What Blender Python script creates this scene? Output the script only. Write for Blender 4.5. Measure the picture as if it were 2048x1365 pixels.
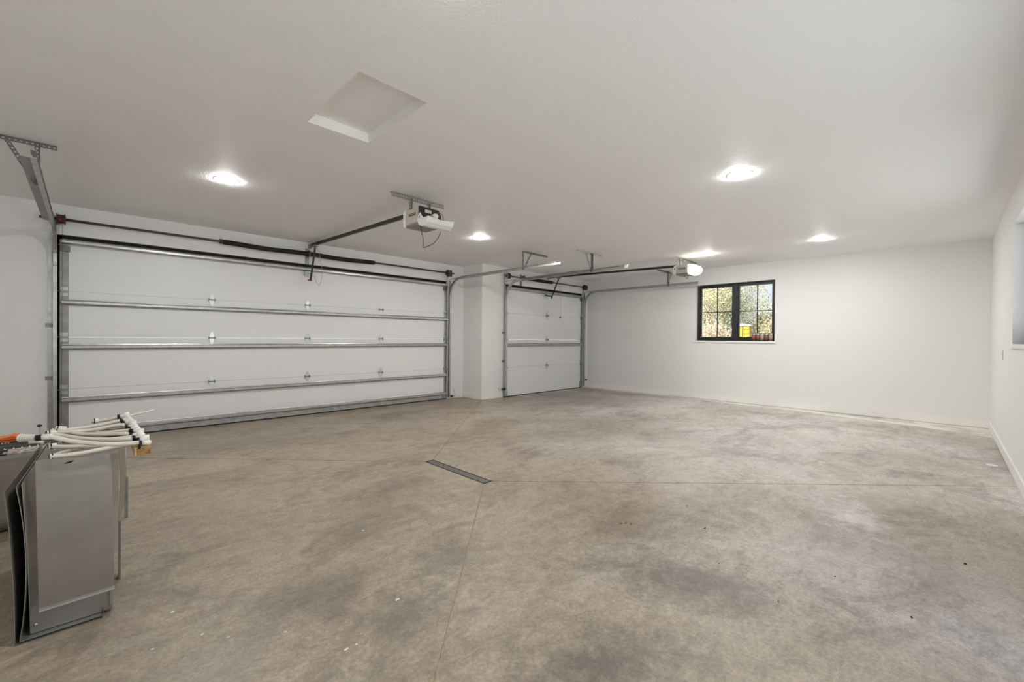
import bpy, bmesh, math, random
from mathutils import Vector, Matrix
random.seed(7)
C = bpy.context.scene.collection
sc = bpy.context.scene
for o in list(bpy.data.objects):
    bpy.data.objects.remove(o)

# ------------------------------------------------------------------ camera
F = Vector((0.70404344, 0.71012955, -0.00623353))
R = Vector((0.71015549, -0.70399735, 0.00817984))
U = Vector((-0.00142036, 0.01018574, 0.99994712))
cam_d = bpy.data.cameras.new('camera')
cam_d.sensor_width = 36.0
cam_d.sensor_fit = 'HORIZONTAL'
cam_d.lens = 36.0 * 859.123 / 2048.0
cam_d.clip_start = 0.02
cam = bpy.data.objects.new('camera', cam_d)
C.objects.link(cam)
cam.matrix_world = Matrix(((R.x, U.x, -F.x, 0), (R.y, U.y, -F.y, 0), (R.z, U.z, -F.z, 1.25), (0, 0, 0, 1)))
sc.camera = cam

# ------------------------------------------------------------------ world, sun, exposure
SKY_STRENGTH = 0.62
SUN_STRENGTH = 9.0
LAMP = 178.0
EXPOSURE = 0.90
w = bpy.data.worlds.new('sky'); sc.world = w
w.use_nodes = True
nt = w.node_tree; nt.nodes.clear()
wo = nt.nodes.new('ShaderNodeOutputWorld'); bg = nt.nodes.new('ShaderNodeBackground')
tc = nt.nodes.new('ShaderNodeTexCoord'); sep = nt.nodes.new('ShaderNodeSeparateXYZ')
rmp = nt.nodes.new('ShaderNodeValToRGB')
rmp.color_ramp.elements[0].position = 0.0; rmp.color_ramp.elements[0].color = (0.80, 0.84, 0.95, 1)
rmp.color_ramp.elements[1].position = 0.75; rmp.color_ramp.elements[1].color = (0.46, 0.60, 0.93, 1)
cn = nt.nodes.new('ShaderNodeTexNoise'); cn.inputs['Scale'].default_value = 3.0; cn.inputs['Detail'].default_value = 6
cr = nt.nodes.new('ShaderNodeValToRGB')
cr.color_ramp.elements[0].position = 0.50; cr.color_ramp.elements[0].color = (0, 0, 0, 1)
cr.color_ramp.elements[1].position = 0.72; cr.color_ramp.elements[1].color = (0.7, 0.7, 0.7, 1)
mx = nt.nodes.new('ShaderNodeMixRGB'); mx.inputs['Color2'].default_value = (1.0, 1.0, 1.0, 1)
nt.links.new(tc.outputs['Generated'], sep.inputs[0]); nt.links.new(sep.outputs['Z'], rmp.inputs[0])
nt.links.new(tc.outputs['Generated'], cn.inputs['Vector']); nt.links.new(cn.outputs[0], cr.inputs[0])
nt.links.new(cr.outputs[0], mx.inputs['Fac']); nt.links.new(rmp.outputs[0], mx.inputs['Color1'])
nt.links.new(mx.outputs[0], bg.inputs[0]); bg.inputs[1].default_value = SKY_STRENGTH
nt.links.new(bg.outputs[0], wo.inputs[0])

sun_d = bpy.data.lights.new('sun', 'SUN'); sun_d.energy = SUN_STRENGTH; sun_d.angle = math.radians(0.6)
sun_d.color = (1.0, 0.965, 0.92)
sun = bpy.data.objects.new('sun', sun_d); C.objects.link(sun)
sun.location = (-6, 12, 12)
sun.rotation_euler = Vector((0.74, -0.20, -0.62)).to_track_quat('-Z', 'Y').to_euler()

vs = sc.view_settings
vs.view_transform = 'Standard'; vs.look = 'None'; vs.gamma = 1.0; vs.exposure = EXPOSURE; vs.use_curve_mapping = False
sc.cycles.max_bounces = 10; sc.cycles.diffuse_bounces = 6; sc.cycles.glossy_bounces = 4
sc.cycles.caustics_reflective = False; sc.cycles.caustics_refractive = False
sc.cycles.use_denoising = True; sc.cycles.adaptive_threshold = 0.03

# ------------------------------------------------------------------ materials
def srgb(r, g, b):
    f = lambda v: (v / 255 / 12.92) if v / 255 <= 0.04045 else ((v / 255 + 0.055) / 1.055) ** 2.4
    return (f(r), f(g), f(b), 1)

def mat(name, col, rough=0.6, metal=0.0, spec=None, var=0.0, vscale=8.0, bump=0.0, bscale=60.0, bdist=0.002, detail=4, emit=None, stretch=None):
    m = bpy.data.materials.new(name); m.use_nodes = True
    t = m.node_tree; b = t.nodes['Principled BSDF']
    b.inputs['Base Color'].default_value = col if len(col) == 4 else (*col, 1)
    b.inputs['Roughness'].default_value = rough; b.inputs['Metallic'].default_value = metal
    if spec is not None: b.inputs['Specular IOR Level'].default_value = spec
    tcn = t.nodes.new('ShaderNodeTexCoord'); src = tcn.outputs['Object']
    if stretch:
        mp = t.nodes.new('ShaderNodeMapping'); mp.inputs['Scale'].default_value = stretch
        t.links.new(src, mp.inputs[0]); src = mp.outputs[0]
    if var > 0:
        n = t.nodes.new('ShaderNodeTexNoise'); n.inputs['Scale'].default_value = vscale; n.inputs['Detail'].default_value = detail
        t.links.new(src, n.inputs['Vector'])
        hsv = t.nodes.new('ShaderNodeHueSaturation'); hsv.inputs['Color'].default_value = col if len(col) == 4 else (*col, 1)
        mr = t.nodes.new('ShaderNodeMapRange'); mr.inputs['From Min'].default_value = 0.25; mr.inputs['From Max'].default_value = 0.75
        mr.inputs['To Min'].default_value = 1 - var; mr.inputs['To Max'].default_value = 1 + var
        t.links.new(n.outputs[0], mr.inputs[0]); t.links.new(mr.outputs[0], hsv.inputs['Value'])
        t.links.new(hsv.outputs[0], b.inputs['Base Color'])
    if bump > 0:
        n2 = t.nodes.new('ShaderNodeTexNoise'); n2.inputs['Scale'].default_value = bscale; n2.inputs['Detail'].default_value = 3
        t.links.new(src, n2.inputs['Vector'])
        bp = t.nodes.new('ShaderNodeBump'); bp.inputs['Strength'].default_value = bump; bp.inputs['Distance'].default_value = bdist
        t.links.new(n2.outputs[0], bp.inputs['Height']); t.links.new(bp.outputs[0], b.inputs['Normal'])
    if emit:
        b.inputs['Emission Color'].default_value = emit[0]; b.inputs['Emission Strength'].default_value = emit[1]
    return m

M = {}
M['wall'] = mat('white_wall_paint', srgb(238, 238, 237), 0.55, bump=0.12, bscale=220, bdist=0.001)
M['ceiling'] = mat('textured_ceiling_paint', srgb(244, 244, 245), 0.6, bump=0.6, bscale=60, bdist=0.004)
M['hatch'] = mat('flat_hatch_paint', srgb(241, 240, 238), 0.6)
M['trim'] = mat('white_trim_paint', srgb(242, 241, 238), 0.4)
M['door'] = mat('white_door_steel', srgb(240, 241, 241), 0.42, bump=0.06, bscale=120, bdist=0.001)
M['galv'] = mat('galvanised_steel', (0.52, 0.52, 0.50), 0.38, 0.9, var=0.18, vscale=14)
M['galv_dark'] = mat('dull_galvanised_steel', (0.34, 0.33, 0.31), 0.5, 0.75, var=0.2, vscale=10)
M['bright'] = mat('bright_zinc_plate', (0.72, 0.72, 0.70), 0.25, 0.95)
M['punched'] = mat('punched_angle_steel', (0.20, 0.195, 0.185), 0.5, 0.7, var=0.15, vscale=30)
M['shaft'] = mat('dark_steel_tube', (0.13, 0.12, 0.105), 0.45, 0.7)
M['rail_dark'] = mat('black_steel_rail', (0.045, 0.042, 0.038), 0.5, 0.4)
M['spring'] = mat('oiled_spring_steel', (0.022, 0.016, 0.014), 0.5, 0.4)
M['black'] = mat('black_plastic', (0.012, 0.012, 0.012), 0.45)
M['rubber'] = mat('black_rubber', (0.012, 0.010, 0.008), 0.8)
M['drum'] = mat('cast_drum_metal', (0.07, 0.062, 0.058), 0.55, 0.5)
M['drum_red'] = mat('red_painted_drum', (0.10, 0.028, 0.026), 0.55, 0.3)
M['white_plastic'] = mat('white_plastic', srgb(238, 238, 234), 0.35)
M['beige_steel'] = mat('pale_beige_painted_steel', srgb(196, 192, 178), 0.45)
M['grey_steel'] = mat('grey_painted_steel', srgb(130, 128, 122), 0.5)
M['red'] = mat('red_plastic', (0.28, 0.02, 0.018), 0.45)
M['cord_white'] = mat('pale_cord', (0.45, 0.42, 0.38), 0.7)
M['copper'] = mat('copper_windings', (0.22, 0.09, 0.05), 0.4, 0.6)
M['label_paper'] = mat('paper_label', srgb(205, 203, 196), 0.6, var=0.25, vscale=60)
M['silver'] = mat('silver_plate', (0.6, 0.6, 0.58), 0.3, 0.8)
M['frame'] = mat('dark_bronze_frame', srgb(44, 44, 43), 0.45)
M['lens'] = mat('white_light_lens', srgb(244, 243, 238), 0.3, emit=((1.0, 0.99, 0.965, 1), LAMP))
M['lit_lens'] = mat('lit_opener_lens', srgb(244, 240, 226), 0.3, emit=((1.0, 0.95, 0.84, 1), 0.45))
M['ring'] = mat('white_light_trim', srgb(236, 235, 230), 0.4)
M['duct'] = mat('galvanised_duct_sheet', (0.315, 0.285, 0.245), 0.5, 0.65, var=0.13, vscale=5, bump=0.1, bscale=6, bdist=0.01)
M['duct_pale'] = mat('galvanised_duct_sheet_pale', (0.38, 0.365, 0.33), 0.45, 0.65, var=0.12, vscale=6)
M['pex'] = mat('cream_plastic_pipe', srgb(222, 217, 203), 0.35, var=0.06, vscale=20)
M['pex_white'] = mat('white_plastic_fitting', srgb(235, 233, 226), 0.35)
M['osb'] = mat('strand_board_edge', (0.34, 0.175, 0.055), 0.8, var=0.75, vscale=90, detail=6)
M['wood'] = mat('pale_pine', (0.55, 0.36, 0.17), 0.7, var=0.3, vscale=30, stretch=(8, 1, 8))
M['orange'] = mat('orange_plastic', srgb(232, 112, 32), 0.4)
M['charcoal'] = mat('charcoal_plastic', (0.035, 0.035, 0.033), 0.5)
M['greygreen'] = mat('grey_green_steel_strip', (0.13, 0.135, 0.115), 0.45, 0.5, var=0.2, vscale=12)
M['wrap'] = mat('crinkled_clear_wrap', (0.42, 0.36, 0.31), 0.25, var=0.7, vscale=60, bump=0.8, bscale=70, bdist=0.01)
M['plate'] = mat('white_wall_plate', srgb(232, 231, 226), 0.35)
M['grate'] = mat('grey_drain_grate', srgb(128, 122, 120), 0.5, 0.2)
M['pit'] = mat('black_drain_channel', (0.008, 0.008, 0.008), 0.8)
M['leaf_dry'] = mat('dry_leaf', (0.32, 0.19, 0.07), 0.8)
M['crumb'] = mat('dark_crumb', (0.03, 0.022, 0.014), 0.9)
M['flake'] = mat('white_paint_flake', srgb(226, 224, 216), 0.7)
M['green_led'] = mat('green_sensor_light', (0.02, 0.30, 0.14), 0.4, emit=((0.05, 0.9, 0.4, 1), 0.35))
M['sensor_black'] = mat('sensor_body', (0.02, 0.024, 0.022), 0.4)
M['yellow'] = mat('bright_yellow_paint', (0.26, 0.205, 0.006), 0.5)
M['tin'] = mat('tin_metal', (0.6, 0.6, 0.6), 0.3, 0.9)
M['tin_label'] = mat('brown_can_label', srgb(140, 88, 62), 0.5, var=0.45, vscale=40)
M['tin_label_grey'] = mat('grey_can_label', srgb(168, 150, 142), 0.5, var=0.2, vscale=40)
M['tin_blue'] = mat('blue_can_lid', srgb(84, 108, 128), 0.4)
M['soil'] = mat('dry_straw_hillside', (0.30, 0.26, 0.20), 0.95, var=0.25, vscale=0.8, detail=8)
M['gravel'] = mat('pale_gravel', (0.70, 0.695, 0.68), 0.95, var=0.15, vscale=6)
M['bark'] = mat('pale_bark', (0.22, 0.17, 0.13), 0.9, var=0.3, vscale=10)
LEAFC = [(0.225, 0.205, 0.120), (0.290, 0.250, 0.160), (0.095, 0.105, 0.075), (0.265, 0.215, 0.165)]

for i, c in enumerate(LEAFC):
    m = mat('foliage_%s' % ['olive', 'straw', 'green', 'tan'][i], c, 0.8, var=0.35, vscale=2.5)
    t = m.node_tree; b = t.nodes['Principled BSDF']; tl = t.nodes.new('ShaderNodeBsdfTranslucent'); ad = t.nodes.new('ShaderNodeAddShader')
    tl.inputs[0].default_value = (c[0]*1.0, c[1]*1.0, c[2]*0.8, 1)
    t.links.new(b.outputs[0], ad.inputs[0]); t.links.new(tl.outputs[0], ad.inputs[1]); t.links.new(ad.outputs[0], t.nodes['Material Output'].inputs[0])
    M['leaf%d' % i] = m

gl = bpy.data.materials.new('window_glass'); gl.use_nodes = True
t = gl.node_tree; t.nodes.clear()
o_ = t.nodes.new('ShaderNodeOutputMaterial'); ms = t.nodes.new('ShaderNodeMixShader'); tr = t.nodes.new('ShaderNodeBsdfTransparent')
gs = t.nodes.new('ShaderNodeBsdfGlossy'); gs.inputs['Roughness'].default_value = 0.02; tr.inputs[0].default_value = (0.95, 0.97, 0.96, 1)
fr = t.nodes.new('ShaderNodeLayerWeight'); fr.inputs['Blend'].default_value = 0.5
pw = t.nodes.new('ShaderNodeMath'); pw.operation = 'POWER'; pw.inputs[1].default_value = 5.0
ma = t.nodes.new('ShaderNodeMath'); ma.operation = 'MULTIPLY_ADD'; ma.inputs[1].default_value = 0.55; ma.inputs[2].default_value = 0.005
t.links.new(fr.outputs['Facing'], pw.inputs[0]); t.links.new(pw.outputs[0], ma.inputs[0]); t.links.new(ma.outputs[0], ms.inputs[0]); t.links.new(tr.outputs[0], ms.inputs[1]); t.links.new(gs.outputs[0], ms.inputs[2]); t.links.new(ms.outputs[0], o_.inputs[0])
M['glass'] = gl

def concrete():
    m = bpy.data.materials.new('stained_concrete'); m.use_nodes = True
    t = m.node_tree; b = t.nodes['Principled BSDF']; N = t.nodes.new; L = t.links.new
    tc = N('ShaderNodeTexCoord'); P = tc.outputs['Object']
    def noise(scale, detail=6, rough=0.6, dist=0.0, vec=None):
        n = N('ShaderNodeTexNoise'); n.inputs['Scale'].default_value = scale; n.inputs['Detail'].default_value = detail
        n.inputs['Roughness'].default_value = rough; n.inputs['Distortion'].default_value = dist
        L(vec or P, n.inputs['Vector']); return n.outputs[0]
    def ramp(v, p0, p1, c0=(0, 0, 0, 1), c1=(1, 1, 1, 1)):
        r = N('ShaderNodeValToRGB'); e = r.color_ramp.elements
        e[0].position = p0; e[0].color = c0; e[1].position = p1; e[1].color = c1
        L(v, r.inputs[0]); return r.outputs[0]
    def mix(f, a, bb, mode='MIX'):
        n = N('ShaderNodeMixRGB'); n.blend_type = mode
        for s, v in (('Fac', f), ('Color1', a), ('Color2', bb)):
            if isinstance(v, (int, float)): n.inputs[s].default_value = v
            elif isinstance(v, tuple): n.inputs[s].default_value = v
            else: L(v, n.inputs[s])
        return n.outputs[0]
    def math_(op, a, bb=None, c=None):
        n = N('ShaderNodeMath'); n.operation = op
        for i, v in enumerate((a, bb, c)):
            if v is None: continue
            if isinstance(v, (int, float)): n.inputs[i].default_value = v
            else: L(v, n.inputs[i])
        return n.outputs[0]
    def mapped(rot, scale):
        mp = N('ShaderNodeMapping'); mp.inputs['Rotation'].default_value = (0, 0, rot); mp.inputs['Scale'].default_value = scale
        L(P, mp.inputs[0]); return mp.outputs[0]
    sp = N('ShaderNodeSeparateXYZ'); L(P, sp.inputs[0]); X, Y = sp.outputs['X'], sp.outputs['Y']
    # dusty drywall residue plus painted-in window sheen, stronger towards window and right walls
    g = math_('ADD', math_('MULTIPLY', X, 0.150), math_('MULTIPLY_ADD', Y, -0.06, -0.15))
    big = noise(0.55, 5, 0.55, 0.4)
    dust_sheen = math_('ADD', g, math_('MULTIPLY', math_('SUBTRACT', big, 0.5), 1.3))
    dust_sheen = ramp(dust_sheen, 0.05, 0.85)
    c = mix(dust_sheen, (0.385, 0.318, 0.238, 1), (0.66, 0.637, 0.605, 1))
    warm = ramp(noise(0.9, 6, 0.6, 0.6), 0.42, 0.66)
    c = mix(math_('MULTIPLY', warm, 0.55), c, (0.43, 0.357, 0.262, 1))
    dk = ramp(noise(1.0, 10, 0.70, 0.9, mapped(0.5, (1.0, 1.5, 1))), 0.50, 0.62)
    dk2 = ramp(noise(0.42, 6, 0.6, 0.5), 0.46, 0.60)
    c = mix(math_('MULTIPLY', dk2, 0.32), c, (0.20, 0.165, 0.13, 1))
    c = mix(math_('MULTIPLY', dk, 0.52), c, (0.175, 0.14, 0.108, 1))
    # trowel swirls and tyre scuffs
    st = ramp(noise(2.6, 10, 0.75, 1.6, mapped(0.75, (0.8, 2.8, 1))), 0.52, 0.62)
    c = mix(math_('MULTIPLY', st, 0.30), c, (0.165, 0.135, 0.105, 1))
    st2 = ramp(noise(2.7, 10, 0.74, 1.2, mapped(-0.7, (0.7, 2.4, 1))), 0.53, 0.64)
    c = mix(math_('MULTIPLY', st2, 0.22), c, (0.55, 0.49, 0.41, 1))
    mott = ramp(noise(11.0, 12, 0.78, 0.6), 0.38, 0.62, (0.80, 0.79, 0.78, 1), (1.13, 1.13, 1.12, 1))
    c = mix(0.95, c, mott, 'MULTIPLY')
    fine = ramp(noise(60.0, 6, 0.75), 0.38, 0.62, (0.76, 0.76, 0.76, 1), (1.18, 1.18, 1.18, 1))
    c = mix(0.8, c, fine, 'MULTIPLY')
    # tyre grime and damp stains, soft patches with ragged edges
    gn = noise(5.0, 11, 0.78, 0.7); gn2 = noise(22.0, 8, 0.75, 0.3)
    def patch(x, y, rx, ry, rot, amt, col):
        nonlocal c
        dx, dy = math_('SUBTRACT', X, x), math_('SUBTRACT', Y, y); cs, sn = math.cos(rot), math.sin(rot)
        a = math_('ADD', math_('MULTIPLY', dx, cs/rx), math_('MULTIPLY', dy, sn/rx)); b2 = math_('ADD', math_('MULTIPLY', dx, -sn/ry), math_('MULTIPLY', dy, cs/ry))
        d = math_('SQRT', math_('ADD', math_('MULTIPLY', a, a), math_('MULTIPLY', b2, b2)))
        v = math_('ADD', math_('SUBTRACT', 1.0, d), math_('MULTIPLY', math_('SUBTRACT', gn, 0.5), 3.2))
        v = math_('ADD', v, math_('MULTIPLY', math_('SUBTRACT', gn2, 0.5), 1.5))
        c = mix(math_('MULTIPLY', ramp(v, 0.05, 0.95), amt), c, col)
    DK, GR, WH = (0.135, 0.115, 0.097, 1), (0.26, 0.24, 0.225, 1), (0.80, 0.78, 0.75, 1)
    for x, y, rx, ry, ro, am, co in ((2.20, 0.98, .78, .30, -1.25, .80, DK), (1.42, 0.92, .44, .28, -0.6, .82, DK), (0.98, 1.70, .42, .32, 0.3, .68, DK), (1.50, 2.00, .45, .28, 0.8, .58, DK), (0.75, 2.15, .38, .32, 0, .50, DK),
                                     (3.10, 0.05, .60, .30, 0.2, .35, DK), (3.30, 0.45, .60, .30, 0, .35, GR), (1.30, 5.70, 1.6, .6, 0, .40, DK), (3.6, 6.3, 1.8, .45, 0.0, .35, DK), (0.30, 2.00, .45, .35, 0, .35, DK), (1.6, 3.0, .7, .4, .5, .30, DK), (7.4, 6.0, 1.6, .5, 0, .45, DK),
                                     (5.0, 2.2, 1.8, 1.0, 0.4, .22, WH), (4.6, 1.0, .9, .5, 0.2, .25, WH), (3.9, 0.45, .5, .22, 0.3, .45, WH), (6.6, 1.2, 1.6, .8, 0, .2, WH), (8.2, 4.6, .5, 1.2, 0.2, .3, WH)):
        patch(x, y, rx, ry, ro, am, co)
    # white overspray left along the foot of the window wall
    edge = math_('SUBTRACT', X, math_('ADD', 8.42, math_('MULTIPLY', math_('SUBTRACT', 1.0, math_('POWER', 2.7, math_('MULTIPLY', math_('ADD', Y, 0.46), -0.55))), 0.72)))
    edge = math_('ADD', edge, math_('MULTIPLY', math_('SUBTRACT', noise(9, 4), 0.5), 0.05))
    band = math_('MULTIPLY', ramp(edge, 0.0, 0.03), ramp(noise(2.0, 6, 0.6, 0.5), 0.36, 0.52))
    c = mix(math_('MULTIPLY', band, 0.9), c, (0.86, 0.82, 0.72, 1))
    sm = ramp(noise(2.2, 10, 0.75, 1.0, mapped(0.4, (1, 2, 1))), 0.66, 0.74)
    c = mix(math_('MULTIPLY', sm, 0.45), c, (0.74, 0.71, 0.66, 1))
    L(c, b.inputs['Base Color'])
    rr = N('ShaderNodeMapRange'); L(noise(2.0, 6), rr.inputs[0]); rr.inputs['From Min'].default_value = 0.3; rr.inputs['From Max'].default_value = 0.7
    rr.inputs['To Min'].default_value = 0.36; rr.inputs['To Max'].default_value = 0.56
    L(rr.outputs[0], b.inputs['Roughness'])
    bp = N('ShaderNodeBump'); bp.inputs['Strength'].default_value = 0.25; bp.inputs['Distance'].default_value = 0.004
    L(noise(40, 8, 0.7), bp.inputs['Height']); L(bp.outputs[0], b.inputs['Normal'])
    return m
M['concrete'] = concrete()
M['joint'] = mat('sandy_joint', (0.40, 0.31, 0.20), 0.9, var=0.3, vscale=40)

# ------------------------------------------------------------------ mesh helpers
class MB:
    def __init__(s): s.bm = bmesh.new()
    def box(s, a, b):
        x0, y0, z0 = [min(a[i], b[i]) for i in range(3)]; x1, y1, z1 = [max(a[i], b[i]) for i in range(3)]
        v = [s.bm.verts.new(p) for p in ((x0,y0,z0),(x1,y0,z0),(x1,y1,z0),(x0,y1,z0),(x0,y0,z1),(x1,y0,z1),(x1,y1,z1),(x0,y1,z1))]
        for f in ((3,2,1,0),(4,5,6,7),(0,1,5,4),(1,2,6,5),(2,3,7,6),(3,0,4,7)): s.bm.faces.new([v[i] for i in f])
        return s
    def prism(s, pts, off):
        """planar polygon extruded by an offset vector"""
        off = Vector(off); a = [s.bm.verts.new(p) for p in pts]; b = [s.bm.verts.new(Vector(p) + off) for p in pts]
        n = len(pts); s.bm.faces.new(a[::-1]); s.bm.faces.new(b)
        for i in range(n): s.bm.faces.new((a[i], a[(i+1) % n], b[(i+1) % n], b[i]))
        return s
    def tube(s, pts, r, n=10, cap=True):
        pts = [Vector(p) for p in pts]; rings = []
        rs = r if isinstance(r, (list, tuple)) else [r] * len(pts)
        up = None
        for i, p in enumerate(pts):
            d = (pts[min(i+1, len(pts)-1)] - pts[max(i-1, 0)]).normalized()
            if up is None:
                up = Vector((0, 0, 1)) if abs(d.z) < 0.9 else Vector((1, 0, 0))
            e1 = d.cross(up).normalized(); e2 = e1.cross(d).normalized(); up = e2
            rings.append([s.bm.verts.new(p + (e1 * math.cos(2*math.pi*k/n) + e2 * math.sin(2*math.pi*k/n)) * rs[i]) for k in range(n)])
        for a, b in zip(rings, rings[1:]):
            for k in range(n):
                f = s.bm.faces.new((a[k], a[(k+1) % n], b[(k+1) % n], b[k])); f.smooth = True
        if cap:
            s.bm.faces.new(rings[0][::-1]); s.bm.faces.new(rings[-1])
        return s
    def bar(s, p0, p1, w, t, wdir=(1, 0, 0)):
        """flat bar from p0 to p1, width w along wdir, thickness t"""
        p0, p1 = Vector(p0), Vector(p1); d = (p1 - p0).normalized(); wd = Vector(wdir); wd = (wd - d * wd.dot(d)).normalized(); td = d.cross(wd)
        q = [p0 + wd*(w/2)*a + td*(t/2)*b for a, b in ((-1,-1),(1,-1),(1,1),(-1,1))]
        return s.prism(q, p1 - p0)
    def sweep(s, path, frames, profile, closed=True):
        """profile (a,b) swept along path; frames give (A,B) axes per point"""
        rings = [[s.bm.verts.new(Vector(p) + Vector(A)*u + Vector(B)*v) for u, v in profile] for p, (A, B) in zip(path, frames)]
        n = len(profile)
        for a, b in zip(rings, rings[1:]):
            for k in range(n if closed else n-1): s.bm.faces.new((a[k], a[(k+1) % n], b[(k+1) % n], b[k]))
        if closed: s.bm.faces.new(rings[0][::-1]); s.bm.faces.new(rings[-1])
        return s
    def perforated(s, o, u, v, n, nu, nv, hole=0.5, thick=0.002):
        """strip of nu x nv cells spanned by cell vectors u, v, an eight-sided hole through each"""
        o, u, v, n = Vector(o), Vector(u), Vector(v), Vector(n).normalized() * thick
        outer = [(1,.5),(1,1),(.5,1),(0,1),(0,.5),(0,0),(.5,0),(1,0)]
        hx, hy = hole if isinstance(hole, tuple) else (hole, hole)
        for i in range(nu):
            for j in range(nv):
                c = o + u*i + v*j
                inner = [(.5 + hx*.5*math.cos(k*math.pi/4), .5 + hy*.5*math.sin(k*math.pi/4)) for k in range(8)]
                A = [s.bm.verts.new(c + u*a + v*b) for a, b in outer]; B = [s.bm.verts.new(c + u*a + v*b) for a, b in inner]
                A2 = [s.bm.verts.new(x.co + n) for x in A]; B2 = [s.bm.verts.new(x.co + n) for x in B]
                for k in range(8):
                    l = (k+1) % 8
                    s.bm.faces.new((A[k], A[l], B[l], B[k])); s.bm.faces.new((A2[l], A2[k], B2[k], B2[l]))
                    s.bm.faces.new((B[k], B[l], B2[l], B2[k])); s.bm.faces.new((A[l], A[k], A2[k], A2[l]))
        return s
    def lathe(s, prof, c, axis='Z', n=24):
        """profile (radius, height) turned about an axis through c"""
        c = Vector(c); rings = []
        for r, h in prof:
            ring = []
            for k in range(n):
                a = 2*math.pi*k/n; x, y = r*math.cos(a), r*math.sin(a)
                p = {'Z': (x, y, h), 'X': (h, x, y), 'Y': (y, h, x)}[axis]
                ring.append(s.bm.verts.new(c + Vector(p)))
            rings.append(ring)
        for a, b in zip(rings, rings[1:]):
            for k in range(n):
                f = s.bm.faces.new((a[k], a[(k+1) % n], b[(k+1) % n], b[k])); f.smooth = True
        s.bm.faces.new(rings[0][::-1]); s.bm.faces.new(rings[-1])
        return s
    def face(s, pts): s.bm.faces.new([s.bm.verts.new(p) for p in pts]); return s
    def sheet(s, grid, thick):
        """grid of points [row][col] as a thin sheet with thickness"""
        g = [[Vector(p) for p in r] for r in grid]; nr, nc = len(g), len(g[0])
        off = {}
        for i in range(nr):
            for j in range(nc):
                du = g[min(i+1, nr-1)][j] - g[max(i-1, 0)][j]; dv = g[i][min(j+1, nc-1)] - g[i][max(j-1, 0)]
                off[i, j] = du.cross(dv).normalized() * thick
        a = [[s.bm.verts.new(g[i][j]) for j in range(nc)] for i in range(nr)]
        b = [[s.bm.verts.new(g[i][j] + off[i, j]) for j in range(nc)] for i in range(nr)]
        for i in range(nr-1):
            for j in range(nc-1):
                s.bm.faces.new((a[i][j], a[i][j+1], a[i+1][j+1], a[i+1][j])); s.bm.faces.new((b[i+1][j], b[i+1][j+1], b[i][j+1], b[i][j]))
        for i in range(nr-1):
            s.bm.faces.new((a[i][0], a[i+1][0], b[i+1][0], b[i][0])); s.bm.faces.new((a[i+1][-1], a[i][-1], b[i][-1], b[i+1][-1]))
        for j in range(nc-1):
            s.bm.faces.new((a[0][j+1], a[0][j], b[0][j], b[0][j+1])); s.bm.faces.new((a[-1][j], a[-1][j+1], b[-1][j+1], b[-1][j]))
        return s
    def build(s, name, m, parent=None, kind=None, bevel=0.0, fixn=True):
        if fixn: bmesh.ops.recalc_face_normals(s.bm, faces=s.bm.faces[:])
        if bevel > 0:
            bmesh.ops.bevel(s.bm, geom=s.bm.edges[:], offset=bevel, segments=2, affect='EDGES', clamp_overlap=True)
        loc = world_loc(parent)
        if loc.length: bmesh.ops.translate(s.bm, verts=s.bm.verts[:], vec=-loc)
        me = bpy.data.meshes.new(name); s.bm.to_mesh(me); s.bm.free()
        me.materials.append(M[m] if isinstance(m, str) else m)
        o = bpy.data.objects.new(name, me); C.objects.link(o)
        if parent: o.parent = parent
        if kind: o['kind'] = kind
        return o

def world_loc(o):
    v = Vector((0, 0, 0))
    while o is not None: v += o.location; o = o.parent
    return v
def tag(o, label=None, cat=None, group=None, kind=None):
    if label: o['label'] = label
    if cat: o['category'] = cat
    if group: o['group'] = group
    if kind: o['kind'] = kind
    return o
def thing(name, loc, label, cat, group=None, kind=None):
    o = bpy.data.objects.new(name, None); C.objects.link(o); o.location = loc; o.empty_display_size = 0.1
    return tag(o, label, cat, group, kind)
def copy_tree(o, parent=None):
    c = o.copy(); C.objects.link(c)
    if parent: c.parent = parent
    for ch in o.children: copy_tree(ch, c)
    return c
def wire(name, pts, r, m, parent=None):
    """smooth cord through points (Catmull-Rom)"""
    P = [Vector(p) for p in pts]; out = []
    for i in range(len(P)-1):
        p0, p1, p2, p3 = P[max(i-1, 0)], P[i], P[i+1], P[min(i+2, len(P)-1)]
        for k in range(8):
            u = k/8; out.append(0.5*((2*p1) + (p2-p0)*u + (2*p0-5*p1+4*p2-p3)*u*u + (3*p1-p0-3*p2+p3)*u**3))
    out.append(P[-1])
    return MB().tube(out, r, 8).build(name, m, parent)

# ------------------------------------------------------------------ room dimensions
YD, YB, XB, XC, YR, HC = 7.170, 6.560, 9.261, 5.649, -0.465, 2.747
XL = -1.45
OD = (-0.240, 5.246, 2.405)      # big opening x0, x1, top
OS = (6.250, 9.060, 2.405)       # small opening
W1 = (2.280, 3.770, 1.235, 2.410)    # window_1 opening y0, y1, z0, z1
W2 = (4.000, 6.480, 1.235, 2.417)    # window_2 opening x0, x1, z0, z1; out-of-view part widened to add daylight

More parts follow.
